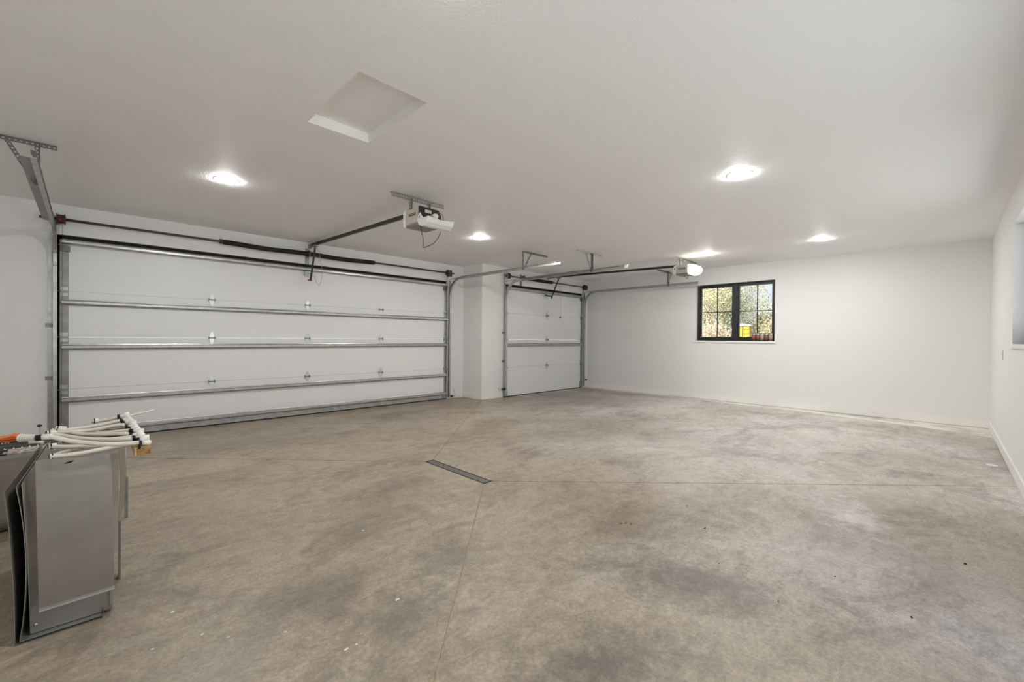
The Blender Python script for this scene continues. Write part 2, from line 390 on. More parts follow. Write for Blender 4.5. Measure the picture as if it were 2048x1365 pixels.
# ------------------------------------------------------------------ floor
fl = MB().box((XL-0.2, YR-0.2, -0.20), (XB+0.2, YD+0.3, -0.004)).build('floor', 'joint', kind='structure')
tag(fl, 'stained tan and grey concrete garage floor with diagonal saw cuts to the drain', 'floor')
g = 0.005
D = [(2.427, 2.775), (2.521, 2.775), (2.521, 3.674), (2.427, 3.674)]    # drain corners
x0, x1, y0, y1 = XL, XB, YR, YD+0.2
pA = (2.427 - (2.775-y0)*1.03, y0); pB = (2.521 + (2.775-y0)*1.0, y0); pC = (5.649 + 0.0, 6.56); pD = (2.427 - (y1-3.674)*0.975, y1)
slabs = [
    [D[0], pA, pB, D[1]],
    [D[1], pB, (x1, y0), (x1, YB+0.2), (pC[0]+0.2, YB+0.2), pC, D[2]],
    [D[2], pC, (pC[0], y1), pD, D[3]],
    [D[3], pD, (x0, y1), (x0, y0), pA, D[0]],
]
def inset(poly, d):
    n = len(poly); out = []
    area = sum(poly[i][0]*poly[(i+1) % n][1] - poly[(i+1) % n][0]*poly[i][1] for i in range(n))
    if area < 0: poly = poly[::-1]
    for i in range(n):
        p0, p1, p2 = Vector(poly[i-1]), Vector(poly[i]), Vector(poly[(i+1) % n])
        a = (p1-p0).normalized(); b = (p2-p1).normalized(); na = Vector((-a.y, a.x)); nb = Vector((-b.y, b.x))
        k = (na+nb); k = k / max(0.3, k.dot(na)); out.append(p1 + k*d)
    return out
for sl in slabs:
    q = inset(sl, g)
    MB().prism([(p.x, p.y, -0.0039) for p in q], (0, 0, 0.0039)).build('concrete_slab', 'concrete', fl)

# trench drain
dr = thing('trench_drain', (2.474, 3.225, 0), 'narrow grey trench drain grate set flush in the concrete floor', 'drain')
MB().box((2.436, 2.791, -0.0039), (2.512, 3.661, -0.0034)).build('channel', 'pit', dr)
gm = MB(); nu, nv = 34, 4
gm.perforated((2.434, 2.790, -0.001), (0, (3.662-2.790)/nu, 0), ((2.514-2.434)/nv, 0, 0), (0, 0, -1), nu, nv, (0.66, 0.66), 0.002)
gm.build('grate', 'grate', dr)
fm = MB()
fm.box((2.428, 2.782, -0.0039), (2.434, 3.668, 0.0015)); fm.box((2.514, 2.782, -0.0039), (2.520, 3.668, 0.0015))
fm.box((2.428, 2.776, -0.0039), (2.520, 2.790, 0.0015)); fm.box((2.428, 3.662, -0.0039), (2.520, 3.673, 0.0015))
fm.build('grate_frame', 'charcoal', dr)

# ------------------------------------------------------------------ ceiling with access hatch
HX0, HX1, HY0, HY1 = 1.081, 1.552, 2.330, 3.153
cm = MB()
Z0, Z1 = HC, HC+0.16
cm.box((XL-0.2, YR-0.2, Z0), (HX0, YD+0.4, Z1)); cm.box((HX1, YR-0.2, Z0), (XB+0.2, YD+0.4, Z1))
cm.box((HX0, YR-0.2, Z0), (HX1, HY0, Z1)); cm.box((HX0, HY1, Z0), (HX1, YD+0.4, Z1))
ce = cm.build('ceiling', 'ceiling', kind='structure'); tag(ce, 'white orange-peel textured garage ceiling', 'ceiling')
ht = MB()
ht.box((HX0, HY0, HC+0.072), (HX1, HY1, HC+0.095))
ht.build('access_panel', 'hatch', ce)
lm = MB(); e = 0.012
lm.box((HX0, HY0, HC-0.0004), (HX0+e, HY1, HC+0.072)); lm.box((HX1-e, HY0, HC-0.0004), (HX1, HY1, HC+0.072))
lm.box((HX0+e, HY0, HC-0.0004), (HX1-e, HY0+e, HC+0.072)); lm.box((HX0+e, HY1-e, HC-0.0004), (HX1-e, HY1, HC+0.072))
lm.build('hatch_lining', 'trim', ce)
MB().box((XL-0.3, YR-0.3, Z1+0.005), (XB+0.3, YD+0.5, Z1+0.10)).build('roof_deck', 'grey_steel', ce)

# ------------------------------------------------------------------ walls
wl = MB()
T = 0.18
wl.box((XL-0.2, YD, -0.1), (OD[0], YD+T, HC)); wl.box((OD[1], YD, -0.1), (XC, YD+T, HC)); wl.box((OD[0], YD, OD[2]), (OD[1], YD+T, HC))
wl.box((XC, YB, -0.1), (OS[0], YD+T, HC)); wl.box((OS[1], YB, -0.1), (XB+0.2, YB+T, HC)); wl.box((OS[0], YB, OS[2]), (OS[1], YB+T, HC))
wa = wl.build('wall_left', 'wall', kind='structure'); tag(wa, 'white garage door wall with a boxed-out pier between the two doors', 'wall')
wb = MB(); x0, x1 = XB, XB+0.2
wb.box((x0, YR-0.2, -0.1), (x1, W1[0], HC)); wb.box((x0, W1[1], -0.1), (x1, YB+T, HC)); wb.box((x0, W1[0], -0.1), (x1, W1[1], W1[2])); wb.box((x0, W1[0], W1[3]), (x1, W1[1], HC))
wk = wb.build('wall_back', 'wall', kind='structure'); tag(wk, 'white end wall holding the black double window', 'wall')
wr = MB(); y0, y1 = YR-0.2, YR
W3 = (-1.3, 3.6, 0.10, 2.41)  # unseen glazed opening added to bring extra daylight onto ceiling and walls
wr.box((XL-0.2, y0, -0.1), (W3[0], y1, HC)); wr.box((W3[1], y0, -0.1), (W2[0], y1, HC)); wr.box((W3[0], y0, -0.1), (W3[1], y1, W3[2])); wr.box((W3[0], y0, W3[3]), (W3[1], y1, HC)); wr.box((W2[1], y0, -0.1), (XB, y1, HC)); wr.box((W2[0], y0, -0.1), (W2[1], y1, W2[2])); wr.box((W2[0], y0, W2[3]), (W2[1], y1, HC))
wq = wr.build('wall_right', 'wall', kind='structure'); tag(wq, 'white wall at the right edge with a deep window reveal', 'wall')
wf = MB().box((XL-0.2, YR, -0.1), (XL, YD, HC)).build('wall_front', 'wall', kind='structure'); tag(wf, 'white wall closing the room on the camera side', 'wall')

# baseboards
def base(name, boxes, label):
    m = MB()
    for a, b in boxes: m.box(a, b)
    o = m.build(name, 'trim', kind='structure', bevel=0.002); tag(o, label, 'baseboard')
base('baseboard_back', [((XB-0.014, YR+0.014, 0.004), (XB, YB, 0.112))], 'white baseboard along the window wall')
base('baseboard_right', [((3.64, YR, 0.004), (XB, YR+0.014, 0.112))], 'white baseboard along the right wall')
base('baseboard_left', [((OD[1]+0.02, YD-0.012, 0.004), (XC-0.012, YD, 0.112)), ((XC-0.012, YB-0.012, 0.004), (XC, YD, 0.112)), ((XC, YB-0.012, 0.004), (OS[0]-0.02, YB, 0.112)), ((OS[1]+0.03, YB-0.012, 0.004), (XB-0.014, YB, 0.112)),
                        ((XL, YD-0.012, 0.004), (OD[0]-0.08, YD, 0.112))], 'white baseboard around the pier by the garage doors')

# ------------------------------------------------------------------ windows
def window(name, loc, label, horiz, origin, out, span, z0, z1, mull, sashes, depth, sill_over):
    """horiz = unit vector along the wall, out = unit vector to outdoors, span along horiz from origin"""
    root = thing(name, loc, label, 'window', kind='structure')
    H, O = Vector(horiz), Vector(out); B = Vector(origin)
    def P(u, d, z): q = B + H*u + O*d; return (q.x, q.y, z)
    u0, u1 = span; fw = 0.045
    m = MB()
    m.box(P(u0, depth, z0), P(u0+fw, depth+0.07, z1)); m.box(P(u1-fw, depth, z0), P(u1, depth+0.07, z1))
    m.box(P(u0+fw, depth, z0), P(u1-fw, depth+0.07, z0+fw-0.01)); m.box(P(u0+fw, depth, z1-fw+0.015), P(u1-fw, depth+0.07, z1))
    m.box(P(mull[0]+0.03, depth-0.004, z0+0.001), P(mull[1]-0.03, depth+0.066, z1-0.001))
    m.build('window_frame', 'frame', root)
    for (a, b), gu in sashes:
        s = MB(); sw = 0.036; za, zb = z0+fw-0.01, z1-fw+0.015; d0, d1 = depth+0.012, depth+0.055
        s.box(P(a, d0, za), P(a+sw, d1, zb)); s.box(P(b-sw, d0, za), P(b, d1, zb))
        s.box(P(a+sw, d0, za), P(b-sw, d1, za+sw+0.012)); s.box(P(a+sw, d0, zb-sw), P(b-sw, d1, zb))
        so = s.build('sash', 'frame', root)
        ga, gb, gz0, gz1 = a+sw, b-sw, za+sw+0.012, zb-sw
        MB().box(P(ga, depth+0.030, gz0), P(gb, depth+0.034, gz1)).build('pane', 'glass', so)
        mu = MB(); zc = 1.832
        mu.box(P(gu-0.009, depth+0.022, gz0), P(gu+0.009, depth+0.029, gz1)); mu.build('muntin', 'frame', so)
        mu = MB(); mu.box(P(ga, depth+0.022, zc-0.008), P(gb, depth+0.0285, zc+0.008)); mu.build('muntin', 'frame', so)
    sm = MB(); sm.box(P(u0-sill_over, -0.022, z0-0.040), P(u1+sill_over, depth-0.001, z0)); sm.build('sill', 'trim', root, bevel=0.003)
    c = MB(); lc = MB()
    uc = sashes[0][0][0] + 0.22
    c.box(P(uc-0.055, depth-0.012, z0+0.004), P(uc+0.055, depth+0.01, z0+0.026)); ch = c.build('crank_housing', 'black', root, bevel=0.003)
    lc.tube([P(uc+0.02, depth-0.012, z0+0.018), P(uc+0.02, depth-0.030, z0+0.024), P(uc-0.05, depth-0.036, z0+0.022)], 0.006, 8).build('crank_handle', 'black', ch)
    c2 = MB().box(P(uc+0.09, depth-0.008, z0+0.01), P(uc+0.13, depth+0.01, z0+0.024)).build('sash_lock', 'black', root, bevel=0.002)
    return root
# window_1 along -Y seen left to right: u = W1[1]-y
window('window_1', (XB+0.12, 3.025, 1.235), 'black framed double casement window with grilles in the end wall', (0, -1, 0), (XB, W1[1], 0), (1, 0, 0),
       (0.0, W1[1]-W1[0]), W1[2], W1[3], (W1[1]-3.085, W1[1]-2.935), [((0.042, 0.725), W1[1]-3.370), ((0.793, 1.448), W1[1]-2.615)], 0.115, 0.03)
window('window_2', (5.74, YR-0.12, 1.235), 'deep set window at the right edge, only its white reveal showing', (-1, 0, 0), (W2[1], YR, 0), (0, -1, 0),
       (0.0, W2[1]-W2[0]), W2[2], W2[3], (1.165, 1.315), [((0.042, 1.20), 0.62), ((1.28, 2.438), 1.86)], 0.12, 0.03)

window('added_fill_window', (2.5, YR-0.12, 0.1), 'tall unseen glazed opening added in the right wall for more daylight', (-1, 0, 0), (W3[1], YR, 0), (0, -1, 0),
       (0.0, W3[1]-W3[0]), W3[2], W3[3], (2.38, 2.52), [((0.042, 2.415), 1.23), ((2.485, 4.858), 3.67)], 0.12, 0.0)
# ------------------------------------------------------------------ garage doors
def garage_door(name, label, x0, x1, yw, top, joints, struts, hinge_x, left_stile):
    """door whose inner face sits just outside the wall plane yw"""
    root = thing(name, ((x0+x1)/2, yw+0.03, 0), label, 'garage door', kind='structure')
    ys, ye = yw+0.008, yw+0.056
    zs = [0.014] + joints + [top]
    for a, b in zip(zs, zs[1:]):
        MB().box((x0, ys, a+0.0018), (x1, ye, b-0.0018)).build('door_panel', 'door', root, bevel=0.0015)
    for a, b in zip(zs, zs[1:]):
        for sx, wd in ((x0, left_stile), (x1-left_stile*0.8, left_stile*0.8)):
            MB().box((sx-0.001, ys-0.003, a+0.004), (sx+wd+0.001, ys-0.0002, b-0.004)).build('end_stile', 'galv' if sx > x0 else 'galv_dark', root)  # right stile in brighter steel, reflected light put into its tone
    hat = [(0, -0.036), (0.004, -0.036), (0.008, -0.024), (0.046, -0.017), (0.050, -0.012), (0.050, 0.012), (0.046, 0.017), (0.008, 0.024), (0.004, 0.036), (0, 0.036)]
    for z in struts:
        MB().prism([(x0+0.015, ys-0.0035-d, z+h) for d, h in hat], (x1-x0-0.02, 0, 0)).build('strut', 'galv', root)
    # hinges
    first = None
    def hinge(x, z, end):
        nonlocal first
        if first is None:
            m = MB()
            for sgn in (1, -1):
                pts = [(-0.028, 0.006*sgn), (0.028, 0.006*sgn), (0.030, 0.030*sgn), (0.012, 0.075*sgn), (0.0, 0.088*sgn), (-0.012, 0.075*sgn), (-0.030, 0.030*sgn)]
                m.prism([(x+a, ys-0.001, z+b) for a, b in pts], (0, -0.0035, 0))
            h = m.build('hinge', 'bright', root)
            pm = MB().tube([(x-0.042, ys-0.016, z), (x+0.042, ys-0.016, z)], 0.007, 8)
            for s in (-1, 1):
                pm.box((x+s*0.036-0.004, ys-0.026, z-0.020), (x+s*0.036+0.004, ys, z+0.020))
            pm.build('hinge_pin', 'galv_dark', h)
            # origin of the hinge at its own place so copies can be moved
            for o in (h,):
                for v in o.data.vertices: v.co -= Vector((x, 0, z)) - Vector((root.location.x, 0, 0))
                for ch in o.children:
                    for v in ch.data.vertices: v.co -= Vector((x, 0, z)) - Vector((root.location.x, 0, 0))
                o.location = (x-root.location.x, 0, z)
            first = h
        else:
            h = copy_tree(first, root); h.location = (x-root.location.x, 0, z)
    for z in joints:
        for x in hinge_x: hinge(x, z, False)
    for z in joints:
        for side, x in ((-1, x0+0.035), (1, x1-0.035)):
            m = MB().box((x-0.03, ys-0.012, z-0.055), (x+0.03, ys-0.004, z+0.05))
            hh = m.build('roller_hinge', 'galv', root, bevel=0.002)
            MB().tube([(x-side*0.034, ys-0.040, z), (x+side*0.052, ys-0.040, z)], 0.006, 8).box((x-0.03, ys-0.048, z-0.014), (x+0.03, ys-0.012, z+0.010)).build('roller_stem', 'galv_dark', hh)
    for side, x in ((-1, x0+0.045), (1, x1-0.045)):
        m = MB().box((x-0.038, ys-0.030, top-0.14), (x+0.038, ys-0.004, top-0.085)).box((x-0.040, ys-0.034, top-0.085), (x+0.040, ys-0.004, top-0.078))
        tb = m.build('top_roller_bracket', 'punched', root)
        MB().tube([(x, ys-0.045, top-0.075), (x+side*0.058, ys-0.045, top-0.075)], 0.006, 8).build('roller_stem', 'galv_dark', tb)
        MB().box((x-0.036, ys-0.022, 0.02), (x+0.036, ys-0.004, 0.16)).build('bottom_bracket', 'galv', root, bevel=0.002)
    MB().box((x0, ys-0.001, 0.0005), (x1, ye, 0.0138)).build('bottom_seal', 'rubber', root)
    return root

# big door
J = [0.616, 1.222, 1.752]
d1 = garage_door('door_1', 'wide white sectional garage door with four long horizontal steel struts', -0.216, 5.222, YD, 2.352, J, [0.118, 0.492, 1.108, 1.626, 2.322], [1.241, 2.510, 3.779], 0.070)
MB().box((-0.14, YD+0.0035, 0.016), (5.165, YD+0.0078, 0.085)).build('bottom_retainer', 'grey_retainer' if 'grey_retainer' in M else 'galv', d1)
d2 = garage_door('door_2', 'narrower white sectional garage door right of the pier with one strut across its middle', 6.285, 9.015, YB, 2.352, [0.626, 1.223, 1.784], [1.108, 2.318], [7.655], 0.055)
# weather stop strips behind each door, black to put shade into the gap
def stop(x0, x1, top, yw, label):
    m = MB(); a = 0.05
    m.box((x0-0.02, yw+0.060, 0.002), (x0+a, yw+0.085, top)); m.box((x1-a, yw+0.060, 0.002), (x1+0.02, yw+0.085, top)); m.box((x0-0.02, yw+0.060, top-0.09), (x1+0.02, yw+0.085, top+0.02))
    return m
s1 = stop(OD[0], OD[1], OD[2], YD, '').build('trim_1', 'rubber', kind='structure'); tag(s1, 'black weather strip darkening the gap around the wide garage door opening', 'weather strip')
s2 = stop(OS[0], OS[1], OS[2], YB, '').build('trim_2', 'rubber', kind='structure'); tag(s2, 'black weather strip darkening the gap around the narrow garage door opening', 'weather strip')
# outside face boards behind the doors
# ------------------------------------------------------------------ door tracks
def arcpath(yv, zh, r, y_end, z_start):
    path = [(yv, z_start)]
    zc = zh - r
    n = 12
    for k in range(n+1):
        a = (math.pi/2) * k/n
        path.append((yv - r + r*math.cos(a), zc + r*math.sin(a)))
    path.append((y_end, zh))
    return path
def track(label, x, side, yw, y_end, hang_y, hang_x0, hang_x1, brackets, hang_mat='punched', big_angle=False, brace_dx=-0.2):
    """side = +1 when the channel opens towards +X"""
    root = thing('door_track', (x, yw-0.05, 0), label, 'door track', 'overhead door tracks')
    yv, zh, r = yw-0.052, 2.442, 0.36
    t = 0.003
    prof = [(0, -0.026), (-0.030, -0.026), (-0.030, 0.026), (0, 0.026), (0, 0.026-t), (-0.030+t, 0.026-t), (-0.030+t, -0.026+t), (0, -0.026+t)]
    def seg(pts, name, m='galv'):
        path, frames = [], []
        for i, (y, z) in enumerate(pts):
            a, b = pts[max(i-1, 0)], pts[min(i+1, len(pts)-1)]
            d = Vector((0, b[0]-a[0], b[1]-a[1])).normalized(); nrm = Vector((1, 0, 0)).cross(d)
            path.append((x, y, z)); frames.append((Vector((side, 0, 0)), nrm))
        return MB().sweep(path, frames, prof).build(name, m, root)
    pts = arcpath(yv, zh, r, y_end, 2.04)
    seg([(yv, 0.03), (yv, 2.03)], 'vertical_rail')
    seg(pts, 'horizontal_rail')
    # wall angle behind the vertical rail and the flag plate at its top
    if big_angle and side > 0: MB().box((x-side*0.030, yw-0.0040, 0.01), (x-side*0.075, yw-0.0005, 2.33)).box((x-side*0.0305, yw-0.045, 0.01), (x-side*0.033, yw-0.0045, 1.98)).build('wall_angle', 'galv', root)
    MB().prism([(x-side*0.034, yw-0.005, 2.06), (x-side*0.034, yw-0.082, 2.06), (x-side*0.034, yw-0.082, 2.14), (x-side*0.034, yw-0.05, 2.42), (x-side*0.034, yw-0.005, 2.42)], (-side*0.0025, 0, 0)).build('flag_plate', 'galv', root)
    for z in brackets:
        b = MB().box((x-side*0.034, yw-0.055, z-0.022), (x-side*0.0365, yw-0.0042, z+0.022)).box((x-side*0.0365, yw-0.009, z-0.024), (x-side*0.092, yw-0.0042, z+0.024))
        b.build('jamb_bracket', 'galv_dark', root)
    # strap from bearing plate to the curve
    MB().bar((x-side*0.034, yw-0.02, 2.445), (x-side*0.034, yv-r-0.02, zh+0.012), 0.022, 0.002, (0, 0, 1)).build('radius_strap', 'galv', root)
    # stiffening angle along the horizontal rail
    hw = 0.055 if big_angle else 0.03
    MB().box((x-side*0.0305, y_end+0.06, zh-0.024), (x-side*0.0335, yv-r-0.1, zh+0.030)).box((x-side*0.0345, y_end+0.16, zh+0.012), (x-side*(0.0345+hw), yv-r-0.1, zh+0.015)).build('rail_angle', 'galv_dark', root)
    # ceiling angle, drop and brace
    n = max(6, int((hang_x1-hang_x0)/0.028)); u = (hang_x1-hang_x0)/n
    a = MB().perforated((hang_x0, hang_y, HC-0.034), (u, 0, 0), (0, 0, 0.032), (0, 1, 0), n, 1, (0.50, 0.42), 0.0025)
    a.box((hang_x0, hang_y, HC-0.0035), (hang_x1, hang_y+0.036, HC-0.0005)); a.build('ceiling_angle', hang_mat, root)
    zt, zb = HC-0.008, zh-0.02
    k = max(5, int((zt-zb)/0.028)); xd = x-side*0.036
    dm = MB().perforated((xd-0.015, hang_y-0.0035, zb), (0, 0, (zt-zb)/k), (0.030, 0, 0), (0, -1, 0), k, 1, (0.5, 0.5), 0.0025)
    dm.box((xd+side*0.013, hang_y-0.0035, zb), (xd+side*0.016, hang_y-0.033, zt)); dm.build('drop_strap', 'punched', root)
    p0 = Vector((xd+brace_dx, hang_y-0.007, HC-0.020)); p1 = Vector((xd+0.0, hang_y-0.007, zh-0.03))
    d = (p1-p0); k = max(6, int(d.length/0.028)); wv = d.normalized().cross(Vector((0, 1, 0))) * 0.028
    MB().perforated(p0-wv/2, d/k, wv, (0, -1, 0), k, 1, (0.5, 0.5), 0.0025).build('brace', 'punched', root)
    return root
track('galvanised door track at far left, its angle hanger and brace at the picture edge', -0.236, 1, YD, 4.24, 4.99, -0.75, -0.165, (1.356, 0.753), big_angle=True, brace_dx=-0.16)
track('galvanised door track on the pier side of the wide garage door', 5.247, -1, YD, 4.255, 5.08, 5.32, 5.92, (), big_angle=True, brace_dx=0.20)
track('galvanised track left of the narrow garage door, hung from a pale strap by the ceiling', 6.284, 1, YB, 3.650, 4.36, 5.86, 6.56, (1.365, 0.767, 0.175), hang_mat='galv', brace_dx=-0.16)
track('galvanised track in the corner between the narrow door and the window wall', 9.040, -1, YB, 3.640, 4.315, 8.62, 9.24, (), brace_dx=0.16)

# ------------------------------------------------------------------ torsion springs
def torsion(label, yw, xs0, xs1, drums, sp0, sp1, center, red):
    y, z = yw-0.088, 2.562
    root = thing('torsion_spring', ((xs0+xs1)/2, y, z), label, 'spring', 'torsion springs')
    MB().tube([(xs0, y, z), (xs1, y, z)], 0.0155, 12).build('shaft', 'shaft', root)
    # coil: a turned body with real ridges
    n = int((sp1-sp0)/0.016); prof = [(0.024, sp0-0.012), (0.036, sp0-0.012)]
    for k in range(n):
        a = sp0 + (sp1-sp0)*k/n; s = (sp1-sp0)/n
        prof += [(0.031, a), (0.036, a+s*0.3), (0.036, a+s*0.7)]
    prof += [(0.031, sp1), (0.036, sp1+0.012), (0.024, sp1+0.012)]
    sag = MB().lathe(prof, (0, y, z-0.004), 'X', 14)
    for v in sag.bm.verts:
        u = (v.co.x-sp0)/(sp1-sp0)
        v.co.z -= 0.014*math.sin(max(0, min(1, u))*2*math.pi)**2 if sp1-sp0 > 1.5 else 0
    sag.build('spring_coil', 'spring', root)
    for xc in (sp0-0.03, sp1+0.03):
        MB().lathe([(0.017, -0.02), (0.034, -0.02), (0.034, 0.0), (0.026, 0.02), (0.017, 0.02)], (xc, y, z), 'X', 14).build('winding_cone', 'drum_red' if red else 'drum', root)
    for (xd, sgn) in drums:
        d = MB().lathe([(0.017, -0.035), (0.062, -0.035), (0.064, -0.028), (0.050, -0.024), (0.050, 0.024), (0.060, 0.028), (0.060, 0.034), (0.030, 0.040), (0.017, 0.040)], (xd, y, z), 'X', 20)
        d.build('cable_drum', 'drum_red' if (red and sgn < 0) else 'drum', root)
        px = xd + sgn*0.052
        m = MB().box((px-0.0015, y-0.045, z-0.075), (px+0.0015, yw-0.002, z+0.055)).box((px, yw-0.004, z-0.16), (px-sgn*0.04, yw-0.001, z+0.055))
        bp = m.build('bearing_plate', 'galv', root)
        MB().lathe([(0.017, -0.006), (0.028, -0.006), (0.028, 0.006), (0.017, 0.006)], (px, y, z), 'X', 14).build('bearing', 'drum', bp)
        MB().tube([(xd - sgn*0.01, y+0.05, z), (xd - sgn*0.008, yw-0.022, 1.2), (xd + sgn*0.0, yw-0.02, 0.1)], 0.0016, 6).build('lift_cable', 'shaft', root)
    m = MB().box((center-0.003, y-0.05, z-0.06), (center+0.003, yw-0.002, z+0.05)).box((center-0.03, yw-0.005, z-0.16), (center+0.03, yw-0.001, z+0.09))
    c = m.build('center_bracket', 'galv_dark', root)
    MB().lathe([(0.020, -0.016), (0.046, -0.016), (0.046, 0.016), (0.020, 0.016)], (center, y, z), 'X', 16).build('center_bearing', 'drum', c)
    return root
torsion('long dark torsion spring on its shaft above the wide garage door', YD, -0.372, 5.335, ((-0.205, -1), (5.205, 1)), 1.362, 3.560, 2.495, True)
torsion('short dark torsion spring on its shaft above the narrow garage door', YB, 6.195, 9.125, ((6.290, -1), (9.020, 1)), 6.83, 7.69, 6.76, False)

# ------------------------------------------------------------------ openers
def opener(label, x, box, rail_y1, rail_z, y_trolley, arm, cover_open, ang, straps, yw, cord_pts, plate):
    bx0, bx1, by0, by1, bz0, bz1 = box
    root = thing('garage_door_opener', ((bx0+bx1)/2, (by0+by1)/2, bz0), label, 'garage door opener', 'ceiling hung door openers')
    h = MB().box((bx0, by0, bz0), (bx1, by1, bz1)).build('motor_housing', 'beige_steel', root, bevel=0.005)
    MB().box((bx0+0.004, by0-0.01, bz0-0.022), (bx1-0.004, by1+0.02, bz0-0.0005)).build('chassis_pan', 'grey_steel', root, bevel=0.003)
    # cover at the rail end
    m = MB(); a = [(by1+0.001, bz0-0.024), (by1+0.045, bz0-0.010), (by1+0.055, bz0+0.04), (by1+0.050, bz1-0.02), (by1+0.03, bz1+0.002), (by1+0.001, bz1+0.004)]
    m.prism([(bx0-0.004, yy, zz) for yy, zz in a], (bx1-bx0+0.008, 0, 0)); m.build('end_cap', 'white_plastic', root, bevel=0.004)
    # name plate: dark with pale illegible marks
    pc = by0 + (by1-by0)*0.46; pz = bz0 + (bz1-bz0)*0.60
    pm = MB().box((bx0-0.004, pc-0.062, pz-0.012), (bx0-0.0005, pc+0.062, pz+0.012)).build('name_plate', 'black', root, bevel=0.001)
    lm = MB()
    for k in range(9):
        yy = pc-0.050+k*0.0118; lm.box((bx0-0.0048, yy, pz-0.005+(0.001 if k % 3 else 0)), (bx0-0.0041, yy+0.0072, pz+(0.006 if k in (0, 4) else 0.004)))
    lm.build('plate_lettering', 'silver', pm)
    MB().box((bx0-0.001, pc-0.04, pz-0.032), (bx0-0.0004, pc+0.03, pz-0.026)).build('small_print', 'label_paper', root)
    xc = (bx0+bx1)/2
    ey = by0
    if cover_open:
        # bare control end with circuit board, label, bulb and copper coil
        pn = [(bx0+0.005, bz0+0.0), (bx1-0.005, bz0), (bx1-0.0, bz1-0.05), (bx1-0.03, bz1+0.002), (bx0+0.005, bz1+0.008)]
        cp = MB().prism([(a_, ey-0.001, b_) for a_, b_ in pn], (0, -0.022, 0)).build('control_panel', 'black', root, bevel=0.003)
        MB().box((bx0+0.07, ey-0.026, bz1-0.052), (bx0+0.150, ey-0.0235, bz1-0.020)).build('wiring_label', 'label_paper', cp)
        MB().box((bx0+0.16, ey-0.030, bz1-0.058), (bx0+0.205, ey-0.0235, bz1-0.015)).build('relay', 'charcoal', cp)
        MB().lathe([(0.012, 0.0), (0.026, 0.0), (0.028, 0.008), (0.024, 0.014), (0.012, 0.014)], (bx1-0.050, ey-0.040, bz1-0.046), 'Y', 16).build('coil', 'copper', cp)
        b = MB().lathe([(0.013, 0.04), (0.014, 0.015), (0.020, 0.0), (0.030, -0.022), (0.031, -0.040), (0.022, -0.058), (0.006, -0.066)], (bx0+0.145, ey-0.064, bz0+0.062), 'Y', 18)
        b.build('light_bulb', 'white_plastic', root)
        MB().lathe([(0.018, 0.0), (0.040, -0.004), (0.044, -0.018), (0.041, -0.018), (0.036, -0.006), (0.018, -0.003)], (bx0+0.160, ey-0.030, bz0+0.055), 'Y', 20).build('bulb_reflector', 'silver', root)
        wire('loose_wire', [(bx1-0.045, ey-0.03, bz1-0.02), (bx1+0.005, ey-0.045, bz1-0.05), (bx1+0.008, ey-0.04, bz0+0.03), (bx1-0.01, ey-0.03, bz0+0.005)], 0.003, 'black', root)
        # lens cover hanging open: a curved trough with end cheeks
        arc = [(ey-0.005, bz0-0.002), (ey-0.030, bz0-0.036), (ey-0.075, bz0-0.058), (ey-0.130, bz0-0.058), (ey-0.175, bz0-0.030), (ey-0.200, bz0+0.022)]
        X0, X1 = bx0-0.005, bx1+0.035
        grid = [[(X0+(X1-X0)*k/6, yy - 0.012*math.sin(math.pi*k/6)*0, zz - (0.016*math.sin(math.pi*k/6) if i == 5 else 0)) for k in range(7)] for i, (yy, zz) in enumerate(arc)]
        lens = MB().sheet(grid, 0.003)
        lo = lens.build('lens_cover', 'white_plastic', root)
        lm2 = MB()
        ch = [(ey-0.004, bz0+0.004), (ey-0.015, bz0+0.060), (ey-0.055, bz0+0.085), (ey-0.085, bz0+0.045), (ey-0.12, bz0+0.020)] + arc[::-1][0:1] + arc[4:0:-1]
        lm2.prism([(X0, yy, zz) for yy, zz in ch], (-0.003, 0, 0))
        lc = lm2.build('lens_cheek', 'white_plastic', lo)
        ch2 = [(ey-0.004, bz0+0.004), (ey-0.06, bz0+0.0), (ey-0.14, bz0+0.012), (ey-0.205, bz0+0.055)] + arc[::-1][0:1] + arc[4:0:-1]
        MB().prism([(X1, yy, zz) for yy, zz in ch2], (0.003, 0, 0)).build('lens_cheek', 'white_plastic', lo)
        MB().box((X0-0.0045, ey-0.045, bz0+0.028), (X0-0.0031, ey-0.033, bz0+0.052)).build('latch_slot', 'black', lo)
    else:
        # closed rounded lens
        m = MB(); prof = []
        for k in range(9):
            a = -math.pi/2 + math.pi*k/8
            prof.append((ey-0.002-0.16*(0.35+0.65*math.cos(a)) if True else 0, (bz0+bz1)/2-0.008 + 0.088*math.sin(a)))
        prof = [(ey-0.001, prof[0][1])] + prof + [(ey-0.001, prof[-1][1])]
        m.prism([(bx0-0.005, yy, zz) for yy, zz in prof], (bx1-bx0+0.01, 0, 0)).build('lens_cover', 'lit_lens', root, bevel=0.012)
        MB().box((bx0-0.0075, ey-0.040, bz1-0.035), (bx0-0.0052, ey-0.020, bz1-0.023)).build('latch_slot', 'black', root)
        MB().box((bx0-0.0065, by1+0.014, bz1-0.062), (bx0-0.0042, by1+0.030, bz1-0.046)).build('vent_slot', 'black', root)
    wire('power_cord', cord_pts, 0.0035, 'black', root)
    # rail
    zr = lambda yy: rail_z[0] + (rail_z[1]-rail_z[0]) * (yy-by1)/(rail_y1-by1)
    ra, rb = (x, by1+0.056, zr(by1+0.056)), (x, rail_y1, zr(rail_y1))
    rl = MB().bar(ra, rb, 0.030, 0.040, (1, 0, 0)).build('rail', 'rail_dark', root)
